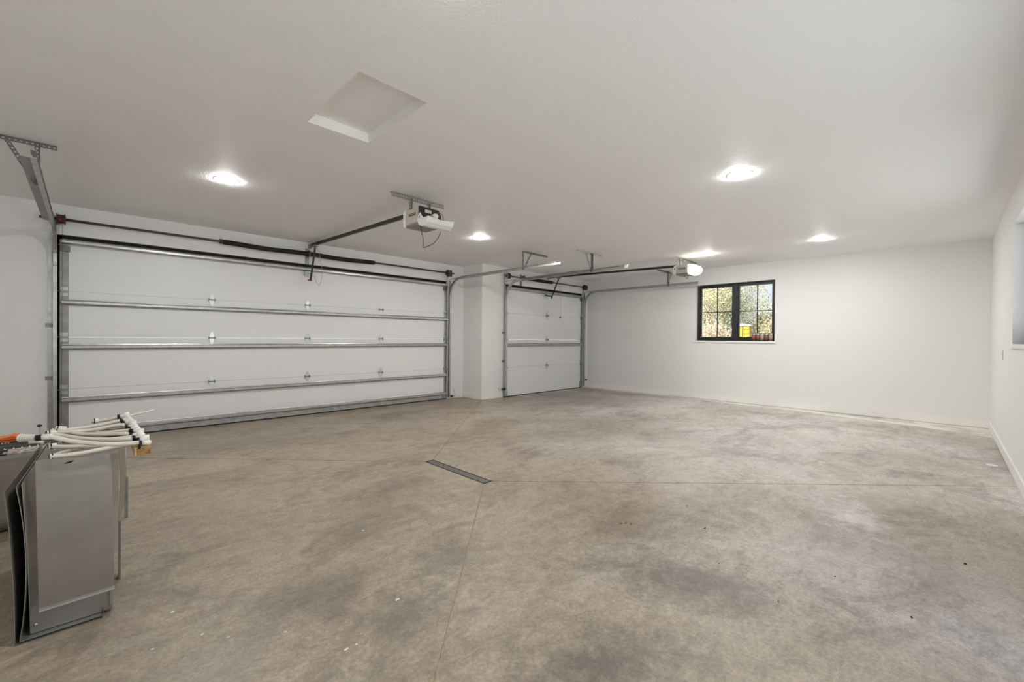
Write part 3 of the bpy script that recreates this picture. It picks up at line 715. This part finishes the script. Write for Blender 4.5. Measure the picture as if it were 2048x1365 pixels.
    MB().box((x-0.012, rail_y1-0.03, rb[2]-0.035), (x+0.012, yw-0.004, rb[2]+0.012)).box((x-0.025, yw-0.005, rb[2]-0.05), (x+0.025, yw-0.001, rb[2]+0.03)).build('header_bracket', 'galv_dark', root)
    zt = zr(y_trolley)
    MB().box((x-0.020, y_trolley-0.05, zt-0.045), (x+0.020, y_trolley+0.05, zt-0.021)).tube([(x, y_trolley, zt-0.04), (x, y_trolley, zt-0.07)], 0.012, 8).build('trolley', 'galv_dark', root)
    # door arm: list of points
    am = MB()
    for p, q in zip(arm, arm[1:]): am.bar(p, q, 0.030, 0.006, (1, -0.4, 0))
    am.build('door_arm', 'black', root)
    # ceiling angle and straps
    ax0, ax1, ay = ang; n = int((ax1-ax0)/0.03); u = (ax1-ax0)/n
    MB().perforated((ax0, ay, HC-0.048), (u, 0, 0), (0, 0, 0.046), (0, 1, 0), n, 1, (0.62, 0.40), 0.0025).box((ax0, ay, HC-0.0035), (ax1, ay+0.034, HC-0.0005)).build('ceiling_angle', 'galv_dark', root)
    for sx in straps:
        k = max(4, int((HC-0.01-bz1)/0.026))
        s = MB().perforated((sx-0.014, ay-0.004, bz1-0.004), (0, 0, (HC-0.012-bz1)/k), (0.028, 0, 0), (0, -1, 0), k, 1, (0.45, 0.5), 0.0025)
        s.box((sx+0.011, ay-0.034, bz1-0.004), (sx+0.014, ay-0.004, HC-0.03)); s.build('hanger_strap', 'galv_dark', root)
    return root
o1 = opener('ceiling garage door opener with its white lens cover hanging open', 2.54, (2.40, 2.672, 3.80, 4.03, 2.432, 2.588), 7.10, (2.600, 2.705), 6.93,
       [(2.535, 6.93, 2.655), (2.512, 7.055, 2.150)], True, (2.215, 2.865, 4.00), (2.43, 2.655), YD,
       [(2.452, 3.83, 2.405), (2.455, 3.81, 2.33), (2.468, 3.80, 2.265), (2.470, 3.80, 2.185), (2.52, 3.80, 2.200), (2.59, 3.80, 2.240), (2.645, 3.79, 2.31), (2.668, 3.78, 2.375)], True)
MB().box((2.455, YD-0.030, 2.215), (2.525, YD+0.004, 2.285)).build('door_bracket', 'galv', o1, bevel=0.003)
MB().tube([(2.49, 7.09, 2.245), (2.515, 7.055, 2.245)], 0.008, 8).build('arm_pin', 'bright', o1)
wire('release_cord', [(2.553, 6.90, 2.63), (2.605, 6.92, 2.50), (2.640, 6.93, 2.28), (2.612, 6.94, 2.075), (2.565, 6.95, 2.10), (2.54, 6.98, 2.22)], 0.003, 'cord_white', o1)
MB().box((2.470, 7.035, 2.128), (2.528, 7.052, 2.150)).build('release_handle', 'red', o1, bevel=0.003)
o2 = opener('smaller looking far ceiling opener with a closed white lens, near the window wall', 7.66, (7.52, 7.80, 3.215, 3.42, 2.432, 2.572), 6.50, (2.590, 2.676), 6.22,
       [(7.665, 6.22, 2.64), (7.640, 6.42, 2.200), (7.640, 6.425, 2.175)], False, (7.560, 8.410, 3.41), (7.60, 7.735), YB,
       [(7.60, 3.30, 2.405), (7.615, 3.29, 2.375), (7.64, 3.28, 2.355), (7.665, 3.275, 2.345), (7.69, 3.28, 2.36), (7.735, 3.29, 2.405)], True)
MB().bar((7.63, 6.40, 2.235), (7.60, 6.47, 2.232), 0.026, 0.006, (0, 0, 1)).bar((7.60, 6.47, 2.232), (7.575, 6.535, 2.26), 0.026, 0.006, (0, 0, 1)).build('arm_elbow', 'black', o2)
MB().box((7.54, YB-0.028, 2.225), (7.60, YB+0.004, 2.295)).build('door_bracket', 'galv', o2, bevel=0.003)
wire('release_cord', [(7.69, 6.22, 2.63), (7.72, 6.22, 2.2), (7.722, 6.22, 1.76)], 0.0025, 'cord_white', o2)
MB().box((7.690, 6.21, 1.715), (7.756, 6.232, 1.735)).tube([(7.722, 6.22, 1.735), (7.735, 6.22, 1.775)], 0.006, 6).box((7.700, 6.21, 1.735), (7.712, 6.232, 1.752)).build('release_handle', 'red', o2, bevel=0.002)

# ------------------------------------------------------------------ recessed lights
def light(x, y, label):
    root = thing('recessed_light', (x, y, HC), label, 'ceiling light', 'round ceiling lights')
    MB().lathe([(0.080, -0.0004), (0.108, -0.0004), (0.107, -0.0022), (0.098, -0.0030), (0.080, -0.0030)], (x, y, HC), 'Z', 32).build('trim_ring', 'ring', root)
    pr = [(0.088, -0.0032), (0.0878, -0.0070), (0.084, -0.0095), (0.066, -0.0125), (0.040, -0.0145), (0.010, -0.0150)]
    MB().lathe(pr, (x, y, HC), 'Z', 24).build('lens', 'lens', root)
for x, y, l in ((0.955, 4.870, 'lit round ceiling light nearest the wide door, left of its opener'),
                (4.184, 1.322, 'lit round ceiling light nearest the camera on the right half of the ceiling'),
                (4.167, 4.905, 'lit round ceiling light near the pier, right of the opener with the hanging cover'),
                (7.670, 2.930, 'lit round ceiling light just above and right of the far opener'),
                (7.690, 1.305, 'lit round ceiling light near the blank part of the end wall'),
                (0.955, 1.322, 'lit round ceiling light overhead, just above the top edge')):
    light(x, y, l)

# ------------------------------------------------------------------ photo eyes, wires, switch
def sensor(x, y, z, sgn, label, led):
    root = thing('door_sensor', (x, y, z), label, 'sensor')
    MB().box((x, y-0.02, z-0.018), (x+sgn*0.055, y+0.02, z+0.018)).build('housing', 'sensor_black', root, bevel=0.005)
    MB().box((x-sgn*0.03, y+0.016, z-0.012), (x+sgn*0.02, y+0.020, z+0.012)).build('mounting_bracket', 'galv', root)
    MB().lathe([(0.010, 0.0), (0.012, 0.004), (0.006, 0.008)], (x+sgn*0.030, y-0.022, z), 'Y', 12).build('lens_eye', 'green_led' if led else 'black', root)
    return root
sensor(5.318, 7.12, 0.055, 1, 'small dark photo eye with a green glow at the foot of the pier', True)
sensor(9.115, 6.50, 0.195, 1, 'small black photo eye in the corner beside the narrow door', False)
sensor(6.245, 6.49, 0.190, -1, 'small black photo eye on the track left of the narrow door', False)
for i, (pts, l) in enumerate(([[(5.405, 7.168, 0.215), (5.40, 7.15, 0.205), (5.412, 7.155, 0.13), (5.445, 7.15, 0.062), (5.455, 7.155, 0.045)], 'thin stub of low voltage wire sticking out beside the wide door'],
                              [[(6.100, 6.558, 0.205), (6.11, 6.54, 0.21), (6.12, 6.545, 0.185), (6.135, 6.54, 0.165), (6.128, 6.55, 0.15)], 'thin stub of low voltage wire beside the narrow door bracket'])):
    tag(wire('wire_stub', pts, 0.003, 'cord_white'), l, 'wire')
sw = thing('wall_switch', (7.43, YR, 1.11), 'white wall plate low on the right wall, seen edge-on', 'wall plate')
MB().box((7.385, YR+0.0005, 1.045), (7.465, YR+0.006, 1.165)).build('cover_plate', 'plate', sw, bevel=0.002)
MB().box((7.409, YR+0.0062, 1.075), (7.441, YR+0.009, 1.135)).build('rocker', 'plate', sw, bevel=0.001)

# ------------------------------------------------------------------ cans on the window sill
def can(y, label, lab):
    x = XB+0.060; z = W1[2]+0.0005; r = 0.0355; h = 0.142
    root = thing('tin_can', (x, y, z), label, 'can', 'cans on the window sill')
    MB().lathe([(r*0.94, 0), (r, 0.003), (r, h-0.004), (r*0.95, h), (r*0.90, h-0.004)], (x, y, z), 'Z', 20).build('can_body', 'tin', root)
    MB().lathe([(r+0.0006, 0.014), (r+0.0006, h-0.022)], (x, y, z), 'Z', 20).build('paper_label', lab, root)
    MB().lathe([(r*0.97, h-0.002), (r*0.99, h+0.007), (r*0.6, h+0.008)], (x, y, z), 'Z', 20).build('lid', 'tin_blue', root)
for y, l, m in ((2.650, 'brown labelled can on the sill, in front of the yellow thing outside', 'tin_label'),
                (2.578, 'brown labelled can on the sill, second from the mullion', 'tin_label'),
                (2.504, 'greyish labelled can on the sill between two brown ones', 'tin_label_grey'),
                (2.430, 'brown labelled can on the sill, just before the last grey one', 'tin_label'),
                (2.356, 'grey labelled can on the sill, closest to the right window jamb', 'tin_label_grey')):
    can(y, l, m)

# ------------------------------------------------------------------ sheet metal stack at the left
G = 0.0018
def pan(label, xb, xm, xt, y0b, y0t, zt, y1, zf, xr, lip, m='duct', lean=0.0):
    root = thing('duct_pan', ((xb+xr)/2, y0b+0.3, 0), label, 'sheet metal duct pan', 'nested duct pans')
    zs = [0, 0.12, 0.26, 0.42, 0.55, 1.0]
    grid = []
    for k in range(8):
        s = k/7; z = zf + (zt-zf)*s
        x = xb*(1-s)**2 + 2*xm*s*(1-s) + xt*s*s
        ya = y0b + (y0t-y0b)*s
        grid.append([(x + lean*q, ya + (y1-ya)*q, z) for q in (0, 0.25, 0.5, 0.75, 1)])
    MB().sheet(grid, G).build('side_wall', m, root)
    MB().box((xb, y0b, zf), (xr, y1, zf+G)).build('bottom_flange', m, root)
    MB().box((xr-G, y0b, zf+G), (xr, y1-0.3, zf+lip)).build('edge_lip', m, root)
    return root
pan('outermost galvanised duct pan of the nest, its tall edge at the far left', -0.200, -0.200, -0.227, 2.606, 2.600, 0.630, 3.62, 0.001, 0.053, 0.018, lean=0.05)
pan('second galvanised duct pan in the nest, bowed edge just inside the outer one', -0.187, -0.150, -0.197, 2.610, 2.604, 0.640, 3.58, 0.009, 0.058, 0.024, 'duct_pale', lean=0.045)
p3 = pan('third galvanised duct pan in the nest, with a screw at its lower corner', -0.160, -0.165, -0.182, 2.640, 2.605, 0.648, 3.54, 0.014, 0.087, 0.10, 'duct_pale', lean=0.04)
MB().box((-0.159, 2.642, 0.016), (0.0855, 2.644, 0.125)).build('end_panel', 'duct_pale', p3)
MB().lathe([(0.0075, 0.0), (0.0075, -0.003), (0.003, -0.006)], (-0.146, 2.6415, 0.048), 'Y', 10).build('screw', 'bright', p3)
MB().box((0.076, 2.632, 0.03), (0.0865, 2.6415, 0.118)).build('corner_flange', 'duct_pale', p3)
# front sheet
fs = thing('duct_end_sheet', (-0.03, 2.62, 0.11), 'broad grey galvanised sheet standing at the front of the duct stack', 'sheet metal panel')
grid = []
for k in range(9):
    s = k/8; z = 0.112 + s*0.612
    row = []
    for j in range(7):
        q = j/6; x = (-0.136-0.013*s) + q*(0.227+0.004*s)
        y = 2.612 + 0.034*s - 0.006*math.sin(q*math.pi)*s + (0.010*(s-0.86)/0.14 if s > 0.86 else 0)
        row.append((x, y, z - (0.010*q*s) + 0.004*(1-s)*q + (0.004*math.sin(q*9) if k == 8 else 0)))
    grid.append(row)
MB().sheet(grid, -G).build('sheet_face', 'duct', fs)
MB().prism([(-0.136, 2.611, 0.122), (-0.136, 2.601, 0.117), (-0.136, 2.599, 0.111), (-0.136, 2.608, 0.106), (-0.136, 2.612, 0.110)], (0.228, 0, 0.005)).build('folded_hem', 'duct_pale', fs)
MB().prism([(-0.068, 2.634, 0.700), (-0.052, 2.634, 0.7075), (-0.036, 2.634, 0.709), (-0.040, 2.634, 0.704), (-0.055, 2.634, 0.701)], (0, -0.0025, 0)).build('torn_slot', 'rubber', fs)
MB().prism([(-0.064, 2.633, 0.6985), (-0.045, 2.627, 0.702), (-0.034, 2.633, 0.709), (-0.042, 2.634, 0.7035)], (0, -0.002, -0.002)).build('torn_curl', 'bright', fs)
rg = [[(0.083+0.034*q, 2.647+0.28*q, 0.25 - 0.09*q + (0.465-0.02*q+0.05*q)*s) for q in (0, .25, .5, .75, 1)] for s in (0, .25, .5, .75, 1)]
MB().sheet(rg, G).build('side_flange', 'duct_pale', fs)
# rear flared sheet
rs = thing('duct_side_sheet', (0.15, 3.45, 0), 'curved galvanised sheet at the back right of the duct stack', 'sheet metal panel')
rg = []
for i in range(7):
    s = i/6; row = []
    for j in range(7):
        q = j/6; zb = 0.28 - 0.18*q + 0.05*(1-q)*0; ztop = 0.700 - 0.20*q
        row.append((0.118 + 0.070*q + 0.006*math.sin(s*3), 2.95 + 0.99*q, zb + (ztop-zb)*s))
    rg.append(row)
MB().sheet(rg, G).build('sheet_face', 'duct', rs)
MB().tube([(0.191, 3.94, 0.500), (0.190, 3.94, 0.13)], 0.006, 8).build('rolled_edge', 'duct_pale', rs)
MB().box((0.186, 3.935, 0.0), (0.206, 3.945, 0.280)).build('upright_strip', 'galv_dark', rs)
MB().box((0.120, 2.96, 0.0), (0.128, 3.02, 0.30)).build('front_foot', 'galv_dark', rs)

# big duct behind
bd = thing('large_duct', (-0.62, 4.43, 0), 'large grey galvanised duct lying behind the stack at the left edge', 'duct')
pr = []
r = 0.10; ya, yb, zt = 4.114, 4.78, 0.488
for k in range(7):
    a = math.pi + (math.pi/2)*k/6; pr.append((ya+r+r*math.cos(a), r+r*math.sin(a)))
for k in range(7):
    a = 1.5*math.pi + (math.pi/2)*k/6; pr.append((yb-r+r*math.cos(a), r+r*math.sin(a)))
pr += [(yb, zt), (ya, zt)]
MB().prism([(-1.15, yy, zz+0.001) for yy, zz in pr], (1.02, 0, 0)).build('duct_shell', 'duct', bd)
MB().box((-1.15, ya-0.006, zt-0.02), (-0.13, ya-0.0005, zt+0.002)).build('seam_edge', 'duct_pale', bd)
# things lying on it
zt = 0.4895
a1 = tag(MB().prism([(-1.0, 4.36, zt), (-1.0, 4.46, zt), (-1.0, 4.46, zt+0.019), (-1.0, 4.44, zt+0.019), (-1.0, 4.44, zt+0.006), (-1.0, 4.38, zt+0.006), (-1.0, 4.38, zt+0.019), (-1.0, 4.36, zt+0.019)], (0.86, 0, 0)).build('steel_channel', 'greygreen'),
         'grey green steel channel lying along the top of the big duct', 'metal channel')
a2 = tag(MB().prism([(-1.02, 4.50, zt), (-1.02, 4.66, zt), (-1.02, 4.66, zt+0.008), (-1.02, 4.50, zt+0.0105)], (0.90, 0, 0)).build('steel_strip', 'greygreen', bevel=0.001),
         'wide grey green steel strip behind the channel on the big duct', 'metal strip')
wb_ = thing('strip_bundle', (-0.30, 4.20, zt), 'wrapped bundle of thin strips with white tabs on the big duct', 'bundle')
MB().prism([(-0.372, 4.135, zt), (-0.372, 4.25, zt), (-0.372, 4.245, zt+0.018), (-0.372, 4.14, zt+0.016)], (0.215, 0.02, 0.0)).build('wrapped_strips', 'wrap', wb_, bevel=0.003)
MB().prism([(-0.385, 4.13, zt+0.002), (-0.365, 4.125, zt-0.028+0.029), (-0.352, 4.122, zt+0.008), (-0.352, 4.20, zt+0.021), (-0.385, 4.20, zt+0.021)], (0, 0, 0.004)).build('black_end_clip', 'black', wb_)
for k in range(6):
    x = -0.375 + 0.036*k
    MB().prism([(x, 4.235, zt+0.016), (x+0.012, 4.235, zt+0.016), (x+0.006+random.uniform(-.004, .004), 4.235, zt+0.030+random.uniform(0, .006))], (0, 0.004, 0)).build('white_tab', 'pex_white', wb_)
oc = thing('tool_case', (-0.42, 4.58, 0.55), 'orange and black tool case at the left edge on the big duct', 'tool case')
zc = 0.5003
MB().prism([(-0.60, 4.505, zc), (-0.326, 4.505, zc), (-0.326, 4.505, zc+0.012), (-0.60, 4.505, zc+0.012)], (0, 0.12, 0)).build('case_base', 'charcoal', oc)
MB().prism([(-0.60, 4.505, zc+0.0125), (-0.320, 4.505, zc+0.0125), (-0.318, 4.505, zc+0.022), (-0.60, 4.505, zc+0.020)], (0, 0.12, 0)).build('case_body', 'orange', oc, bevel=0.002)
MB().prism([(-0.60, 4.505, zc+0.0245), (-0.318, 4.505, zc+0.0255), (-0.320, 4.505, zc+0.040), (-0.36, 4.505, zc+0.051), (-0.39, 4.505, zc+0.043), (-0.60, 4.505, zc+0.028)], (0, 0.12, 0)).build('case_lid', 'orange', oc, bevel=0.003)
MB().box((-0.59, 4.51, zc+0.0221), (-0.325, 4.62, zc+0.0244)).build('lid_gap', 'charcoal', oc)
lt = MB()
for k in range(5):
    x = -0.437+0.014*k; lt.box((x, 4.5035, zc+0.0025), (x+0.009, 4.5045, zc+0.009))
lt.build('pale_lettering', 'label_paper', oc)
ws = thing('wire_tie', (-0.228, 4.50, 0.5), 'thin wire standing up with a dark twist behind the pipes', 'wire')
MB().tube([(-0.236, 4.47, 0.495), (-0.232, 4.47, 0.55), (-0.232, 4.47, 0.605)], 0.0018, 6).tube([(-0.220, 4.47, 0.495), (-0.226, 4.47, 0.55), (-0.231, 4.47, 0.605)], 0.0018, 6).build('wire_legs', 'cord_white', ws)
MB().lathe([(0.004, -0.008), (0.013, -0.004), (0.014, 0.004), (0.006, 0.010)], (-0.232, 4.47, 0.608), 'Z', 10).build('dark_twist', 'crumb', ws)

# ------------------------------------------------------------------ pipe manifold on the stack
pm = thing('pipe_manifold', (0.03, 2.7, 0.75), 'bundle of cream plastic pipes with black crimp rings on top of the duct stack', 'pipe manifold')
def pipe(pts, r=0.0082, m='pex'): return wire('pipe', pts, r, m, pm)
pipes = [
    ([(-0.106, 2.62, 0.741), (-0.018, 2.60, 0.743), (0.079, 2.60, 0.752), (0.145, 2.60, 0.757)], 0.0088),
    ([(-0.113, 2.72, 0.765), (-0.034, 2.70, 0.756), (0.053, 2.66, 0.752), (0.147, 2.62, 0.758)], 0.0085),
    ([(-0.087, 2.68, 0.738), (-0.011, 2.74, 0.744)], 0.0080),
    ([(-0.141, 2.70, 0.810), (-0.112, 2.69, 0.814), (-0.034, 2.66, 0.785), (0.076, 2.60, 0.766), (0.179, 2.56, 0.763)], 0.0100),
    ([(-0.124, 2.82, 0.807), (-0.075, 2.80, 0.794), (0.013, 2.72, 0.778), (0.147, 2.62, 0.774)], 0.0092),
    ([(-0.113, 2.90, 0.808), (-0.069, 2.88, 0.798), (0.005, 2.82, 0.785), (0.139, 2.70, 0.787)], 0.0088),
    ([(-0.097, 2.86, 0.801), (0.014, 2.86, 0.796), (0.091, 2.84, 0.808), (0.132, 2.82, 0.812)], 0.0088),
    ([(-0.094, 2.90, 0.801), (0.031, 2.92, 0.804), (0.122, 2.92, 0.819)], 0.0088),
    ([(0.025, 3.00, 0.818), (0.069, 3.00, 0.817), (0.120, 2.98, 0.829)], 0.0080),
    ([(-0.02, 2.76, 0.772), (0.06, 2.70, 0.770), (0.150, 2.66, 0.778)], 0.0080),
    ([(0.01, 2.90, 0.782), (0.075, 2.80, 0.787), (0.146, 2.74, 0.797)], 0.0080),
]
for pts, r in pipes: pipe(pts, r)
pipe([(0.150, 2.98, 0.830), (0.20, 2.99, 0.838), (0.262, 3.00, 0.848)], 0.0055)
def capx(p, d, r=0.0115, l=0.026):
    p, d = Vector(p), Vector(d).normalized()
    o = MB().tube([p, p-d*l], [r, r], 12).build('end_cap', 'pex_white', pm)
    MB().tube([p+d*0.0006, p-d*0.001], [r*0.93, r*0.93], 12).tube([p-d*0.006, p-d*0.010], [r*1.06, r*1.06], 12).build('seal_ring', 'rubber', o)
capx((-0.108, 2.62, 0.741), (-1, -0.25, 0)); capx((-0.116, 2.72, 0.766), (-1, -0.2, 0)); capx((-0.126, 2.82, 0.808), (-1, -0.3, 0.1), 0.013, 0.03)
capx((-0.100, 2.90, 0.812), (-1, 0.2, 0.2), 0.014, 0.035); capx((0.022, 3.00, 0.818), (-1, 0, 0), 0.012, 0.024)
# ribbed hose end with clamp
rib = [(0.009, 0.0)]
A, Bv = Vector((-0.196, 2.745, 0.812)), Vector((-0.150, 2.70, 0.813))
ring_pts, rr = [], []
for k in range(37):
    s = k/36; ring_pts.append(A.lerp(Bv, s)); rr.append((0.0150 if (k//3) % 2 == 0 else 0.0100) * (1.15 - 0.30*s))
MB().tube(ring_pts, rr, 14).build('ribbed_end', 'pex', pm)
MB().tube([Vector((-0.150, 2.70, 0.812)), Vector((-0.134, 2.697, 0.813))], 0.0125, 12).build('crimp_ring', 'rubber', pm)
MB().tube([Vector((-0.132, 2.697, 0.8135)), Vector((-0.100, 2.69, 0.812))], 0.0125, 12).build('sleeve', 'pex_white', pm)
MB().tube([(-0.17, 2.71, 0.797), (-0.14, 2.70, 0.795), (-0.128, 2.695, 0.790)], 0.007, 8).build('yellow_tail', 'pex', pm)
rings = [(0.118, 2.98, 0.831), (0.124, 2.93, 0.820), (0.133, 2.88, 0.811), (0.140, 2.80, 0.802), (0.147, 2.76, 0.798), (0.154, 2.72, 0.793), (0.148, 2.68, 0.779), (0.158, 2.64, 0.773), (0.169, 2.60, 0.769), (0.175, 2.56, 0.761), (0.128, 2.90, 0.816), (0.150, 2.74, 0.788), (0.164, 2.62, 0.765), (0.172, 2.56, 0.748)]
for p in rings:
    p = Vector(p); MB().tube([p-Vector((0.0045, 0, 0)), p+Vector((0.0045, 0, 0))], 0.0122, 12).build('crimp_ring', 'rubber', pm)
    if p.y > 2.57 or p.z > 0.755:
        MB().tube([p+Vector((0.0045, 0, 0)), p+Vector((0.034, -0.004, 0.0))], [0.0095, 0.0115], 10).build('outlet', 'pex_white', pm)
MB().tube([(0.140, 3.01, 0.833), (0.160, 2.90, 0.814), (0.172, 2.78, 0.797), (0.182, 2.68, 0.781), (0.192, 2.575, 0.768)], [0.0150]*5, 14).build('manifold_body', 'pex_white', pm)
MB().tube([(0.176, 2.56, 0.762), (0.212, 2.555, 0.760)], 0.0085, 12).build('manifold_inlet', 'pex_white', pm)
for q in ((0.150, 3.00, 0.836), (0.170, 2.86, 0.812), (0.188, 2.72, 0.790), (0.200, 2.62, 0.775)):
    MB().tube([(q[0]-0.012, q[1]-0.01, q[2]), (q[0]+0.010, q[1]-0.012, q[2])], 0.013, 12).build('manifold_cap', 'pex_white', pm)
bk = thing('board_offcut', (0.188, 2.9, 0.71), 'short strand board offcut with rough brown end under the pipe ends', 'board')
MB().box((0.164, 2.555, 0.710), (0.211, 2.93, 0.7395)).build('board_core', 'osb', bk, bevel=0.001)
MB().box((0.155, 2.557, 0.7397), (0.2115, 2.93, 0.7445)).build('pale_top_ply', 'wood', bk)
MB().box((0.155, 2.557, 0.708), (0.1635, 2.93, 0.7395)).build('side_edge', 'wood', bk)

# ------------------------------------------------------------------ small debris
def flake(name, x, y, s, h, m, label, cat, group, n=6):
    pts = []
    for k in range(n):
        a = 2*math.pi*k/n + random.uniform(-.2, .2); q = s*random.uniform(.55, 1.1); pts.append((x+q*math.cos(a)*1.3, y+q*math.sin(a)*0.8, 0.0005))
    o = MB().prism(pts, (0, 0, h)).build(name, m)
    tag(o, label, cat, group)
for x, y, s, l in ((2.577, 1.532, .012, 'first on the left of three'), (2.606, 1.515, .013, 'middle one of three'), (2.617, 1.483, .010, 'last on the right of three')):
    flake('leaf_scrap', x, y, s, 0.006, 'leaf_dry', 'curled tan leaf scrap on the bare concrete, ' + l, 'leaf scrap', 'leaf scraps on the concrete')
for x, y, s, l in ((2.911, 1.107, .014, 'right of the leaf scraps'), (2.655, 0.095, .011, 'near the lower right corner'), (3.513, -0.091, .018, 'biggest, closest to the right wall'), (2.821, 0.399, .008, 'between the two largest crumbs on the right'),
                (2.513, 0.877, .007, 'below and right of the leaf scraps'), (3.20, 1.35, .008, 'farther off than the leaf scraps'), (3.05, 0.85, .006, 'alone in the middle of the right slab'), (2.35, 0.55, .007, 'closest to the camera')):
    flake('dirt_crumb', x, y, s*0.5, 0.004, 'crumb', 'tiny dark crumb of dirt on the floor, ' + l, 'dirt', 'dirt crumbs on the floor')
for x, y, s, l in ((1.055, 1.825, .016, 'largest, left of the saw cut'), (0.279, 2.445, .010, 'closest to the duct stack'), (0.347, 2.174, .007, 'in front of the duct stack, right one'), (0.741, 1.672, .011, 'left one of a pair near the bottom edge'),
                (0.782, 1.671, .006, 'right one of a pair near the bottom edge'), (0.189, 2.207, .007, 'in front of the duct stack, left one'), (1.273, 2.632, .010, 'farthest off, towards the drain'), (0.42, 2.08, .006, 'right of the two before the duct stack'), (0.60, 1.95, .006, 'halfway between duct stack and saw cut')):
    flake('paint_flake', x, y, s*0.8, 0.0015, 'flake', 'tiny white paint flake on the floor, ' + l, 'paint flake', 'paint flakes on the floor')
flake('plaster_splat', 6.53, -0.345, 0.060, 0.004, 'flake', 'white plaster splat on the floor against the right baseboard', 'plaster', None, 9)

# ------------------------------------------------------------------ outdoors
hm = MB()
NX, NY = 22, 22
def hz(x, y):
    d = max(0, x-13); e = min(d, 14); return -0.15 + (0.004*e*e + 0.035*(d-e))*(1 + 0.35*math.tanh((y-0.22*x)/4)) + 0.12*math.sin(x*0.9+y*1.3)
gv = [[None]*(NY+1) for _ in range(NX+1)]
for i in range(NX+1):
    for j in range(NY+1):
        x = XB+0.25 + 55*(i/NX)**1.4; y = -14 + 52*j/NY
        gv[i][j] = hm.bm.verts.new((x, y, hz(x, y)))
for i in range(NX):
    for j in range(NY):
        f = hm.bm.faces.new((gv[i][j], gv[i+1][j], gv[i+1][j+1], gv[i][j+1])); f.smooth = True
hill = hm.build('ground', 'soil', kind='structure'); tag(hill, 'dry straw coloured hillside outside the end window', 'hillside')
tag(MB().box((-12, -30, -0.35), (XB+0.2, YR-0.25, -0.16)).build('ground', 'gravel', kind='structure'), 'dry ground outside the right wall', 'ground')

def tree(x, y, h, r, leaf, label, dens=900, ls=0.16):
    z = hz(x, y); root = thing('tree', (x, y, z), label, 'tree', 'trees on the hillside')
    t = MB().tube([(x, y, z-0.1), (x+0.05, y, z+h*0.4), (x-0.05, y+0.08, z+h*0.8)], [0.05*h*0.35, 0.035*h*0.35, 0.012*h*0.35], 7)
    for k in range(7):
        a = random.uniform(0, 6.28); zz = z+h*random.uniform(.25, .65)
        t.tube([(x, y, zz), (x+r*.6*math.cos(a), y+r*.6*math.sin(a), zz+h*.18)], [0.02*h*.3, 0.006*h*.3], 5)
    t.build('trunk', 'bark', root)
    m = MB(); cl = [(random.gauss(0, .42)*r, random.gauss(0, .42)*r, h*random.uniform(.30, .95)) for _ in range(16)]
    for _ in range(dens):
        c = random.choice(cl); k = 0.23*r
        p = Vector((x+c[0]+random.gauss(0, k), y+c[1]+random.gauss(0, k), z+c[2]+random.gauss(0, k*.8)))
        if p.z < z+0.1: continue
        a = Vector((random.gauss(0, 1), random.gauss(0, 1), random.gauss(0, 1))).normalized(); b = a.orthogonal().normalized(); s = ls*random.uniform(.5, 1.2)
        m.face([p-a*s, p+b*s*.45, p+a*s, p-b*s*.45])
    m.build('foliage', 'leaf%d' % leaf, root, kind='stuff', fixn=False)
kinds = ['pale olive leafy tree', 'straw yellow leafy tree', 'dull green leafy tree', 'tan half-bare tree']
spots = [(19.5, 7.3, 3.4, 1.2, 0, 'filling the lower left panes'), (20.5, 6.7, 3.0, 1.1, 2, 'beside the window mullion, on the left'), (24, 9.3, 5.4, 1.8, 1, 'at the far left of the left sash'),
         (24, 8.3, 5.0, 1.5, 2, 'behind the muntins of the left sash'), (29, 10.8, 7.2, 2.2, 0, 'rising behind the left sash'), (30, 9.8, 6.4, 1.9, 1, 'behind the window mullion'),
         (22, 5.4, 1.9, 0.9, 3, 'low behind the yellow box'), (26, 7.0, 2.6, 1.3, 0, 'at the left of the right sash'), (28, 6.6, 2.0, 1.2, 2, 'in the middle of the right sash'),
         (24, 5.6, 1.3, 1.0, 1, 'low in the right sash'), (27, 5.6, 1.5, 1.0, 3, 'low at the right of the right sash'), (33, 7.6, 1.9, 1.5, 1, 'far up the slope in the right sash'),
         (35, 13.2, 8.0, 2.6, 3, 'far up the slope in the left sash'), (38, 12.8, 5.0, 2.4, 0, 'on the ridge behind the mullion'), (18, 4.6, 1.1, 0.8, 0, 'small and low near the window, right'),
         (40, 16, 6.0, 3.0, 2, 'on the ridge at the far left'), (18.2, 6.7, 2.0, 0.9, 3, 'small, nearest the left sash')]
for x, y, h, r, lf, wh in spots:
    tree(x, y, h, r, lf, kinds[lf] + ' ' + wh, int(1500+900*r), 0.055 if x < 25 else 0.085)
# yellow ridged box outside
yb_ = thing('yellow_box', (15.3, 4.75, hz(15, 4.7)), 'bright yellow ridged box with a pale lid outside beyond the window', 'box')
zb = hz(15, 4.7)-0.05
MB().box((15.0, 4.385, zb), (15.14, 4.83, 1.700)).build('box_body', 'yellow', yb_, bevel=0.01)
for k in range(8):
    z = 0.55+0.15*k; MB().box((14.988, 4.40, z), (14.9995, 4.575, z+0.09)).build('ridge', 'yellow', yb_)
MB().box((14.985, 4.585, zb), (14.9995, 4.603, 1.69)).build('dark_seam', 'charcoal', yb_)
MB().box((14.97, 4.375, 1.702), (15.17, 4.84, 1.760)).build('pale_lid', 'white_plastic', yb_, bevel=0.008)
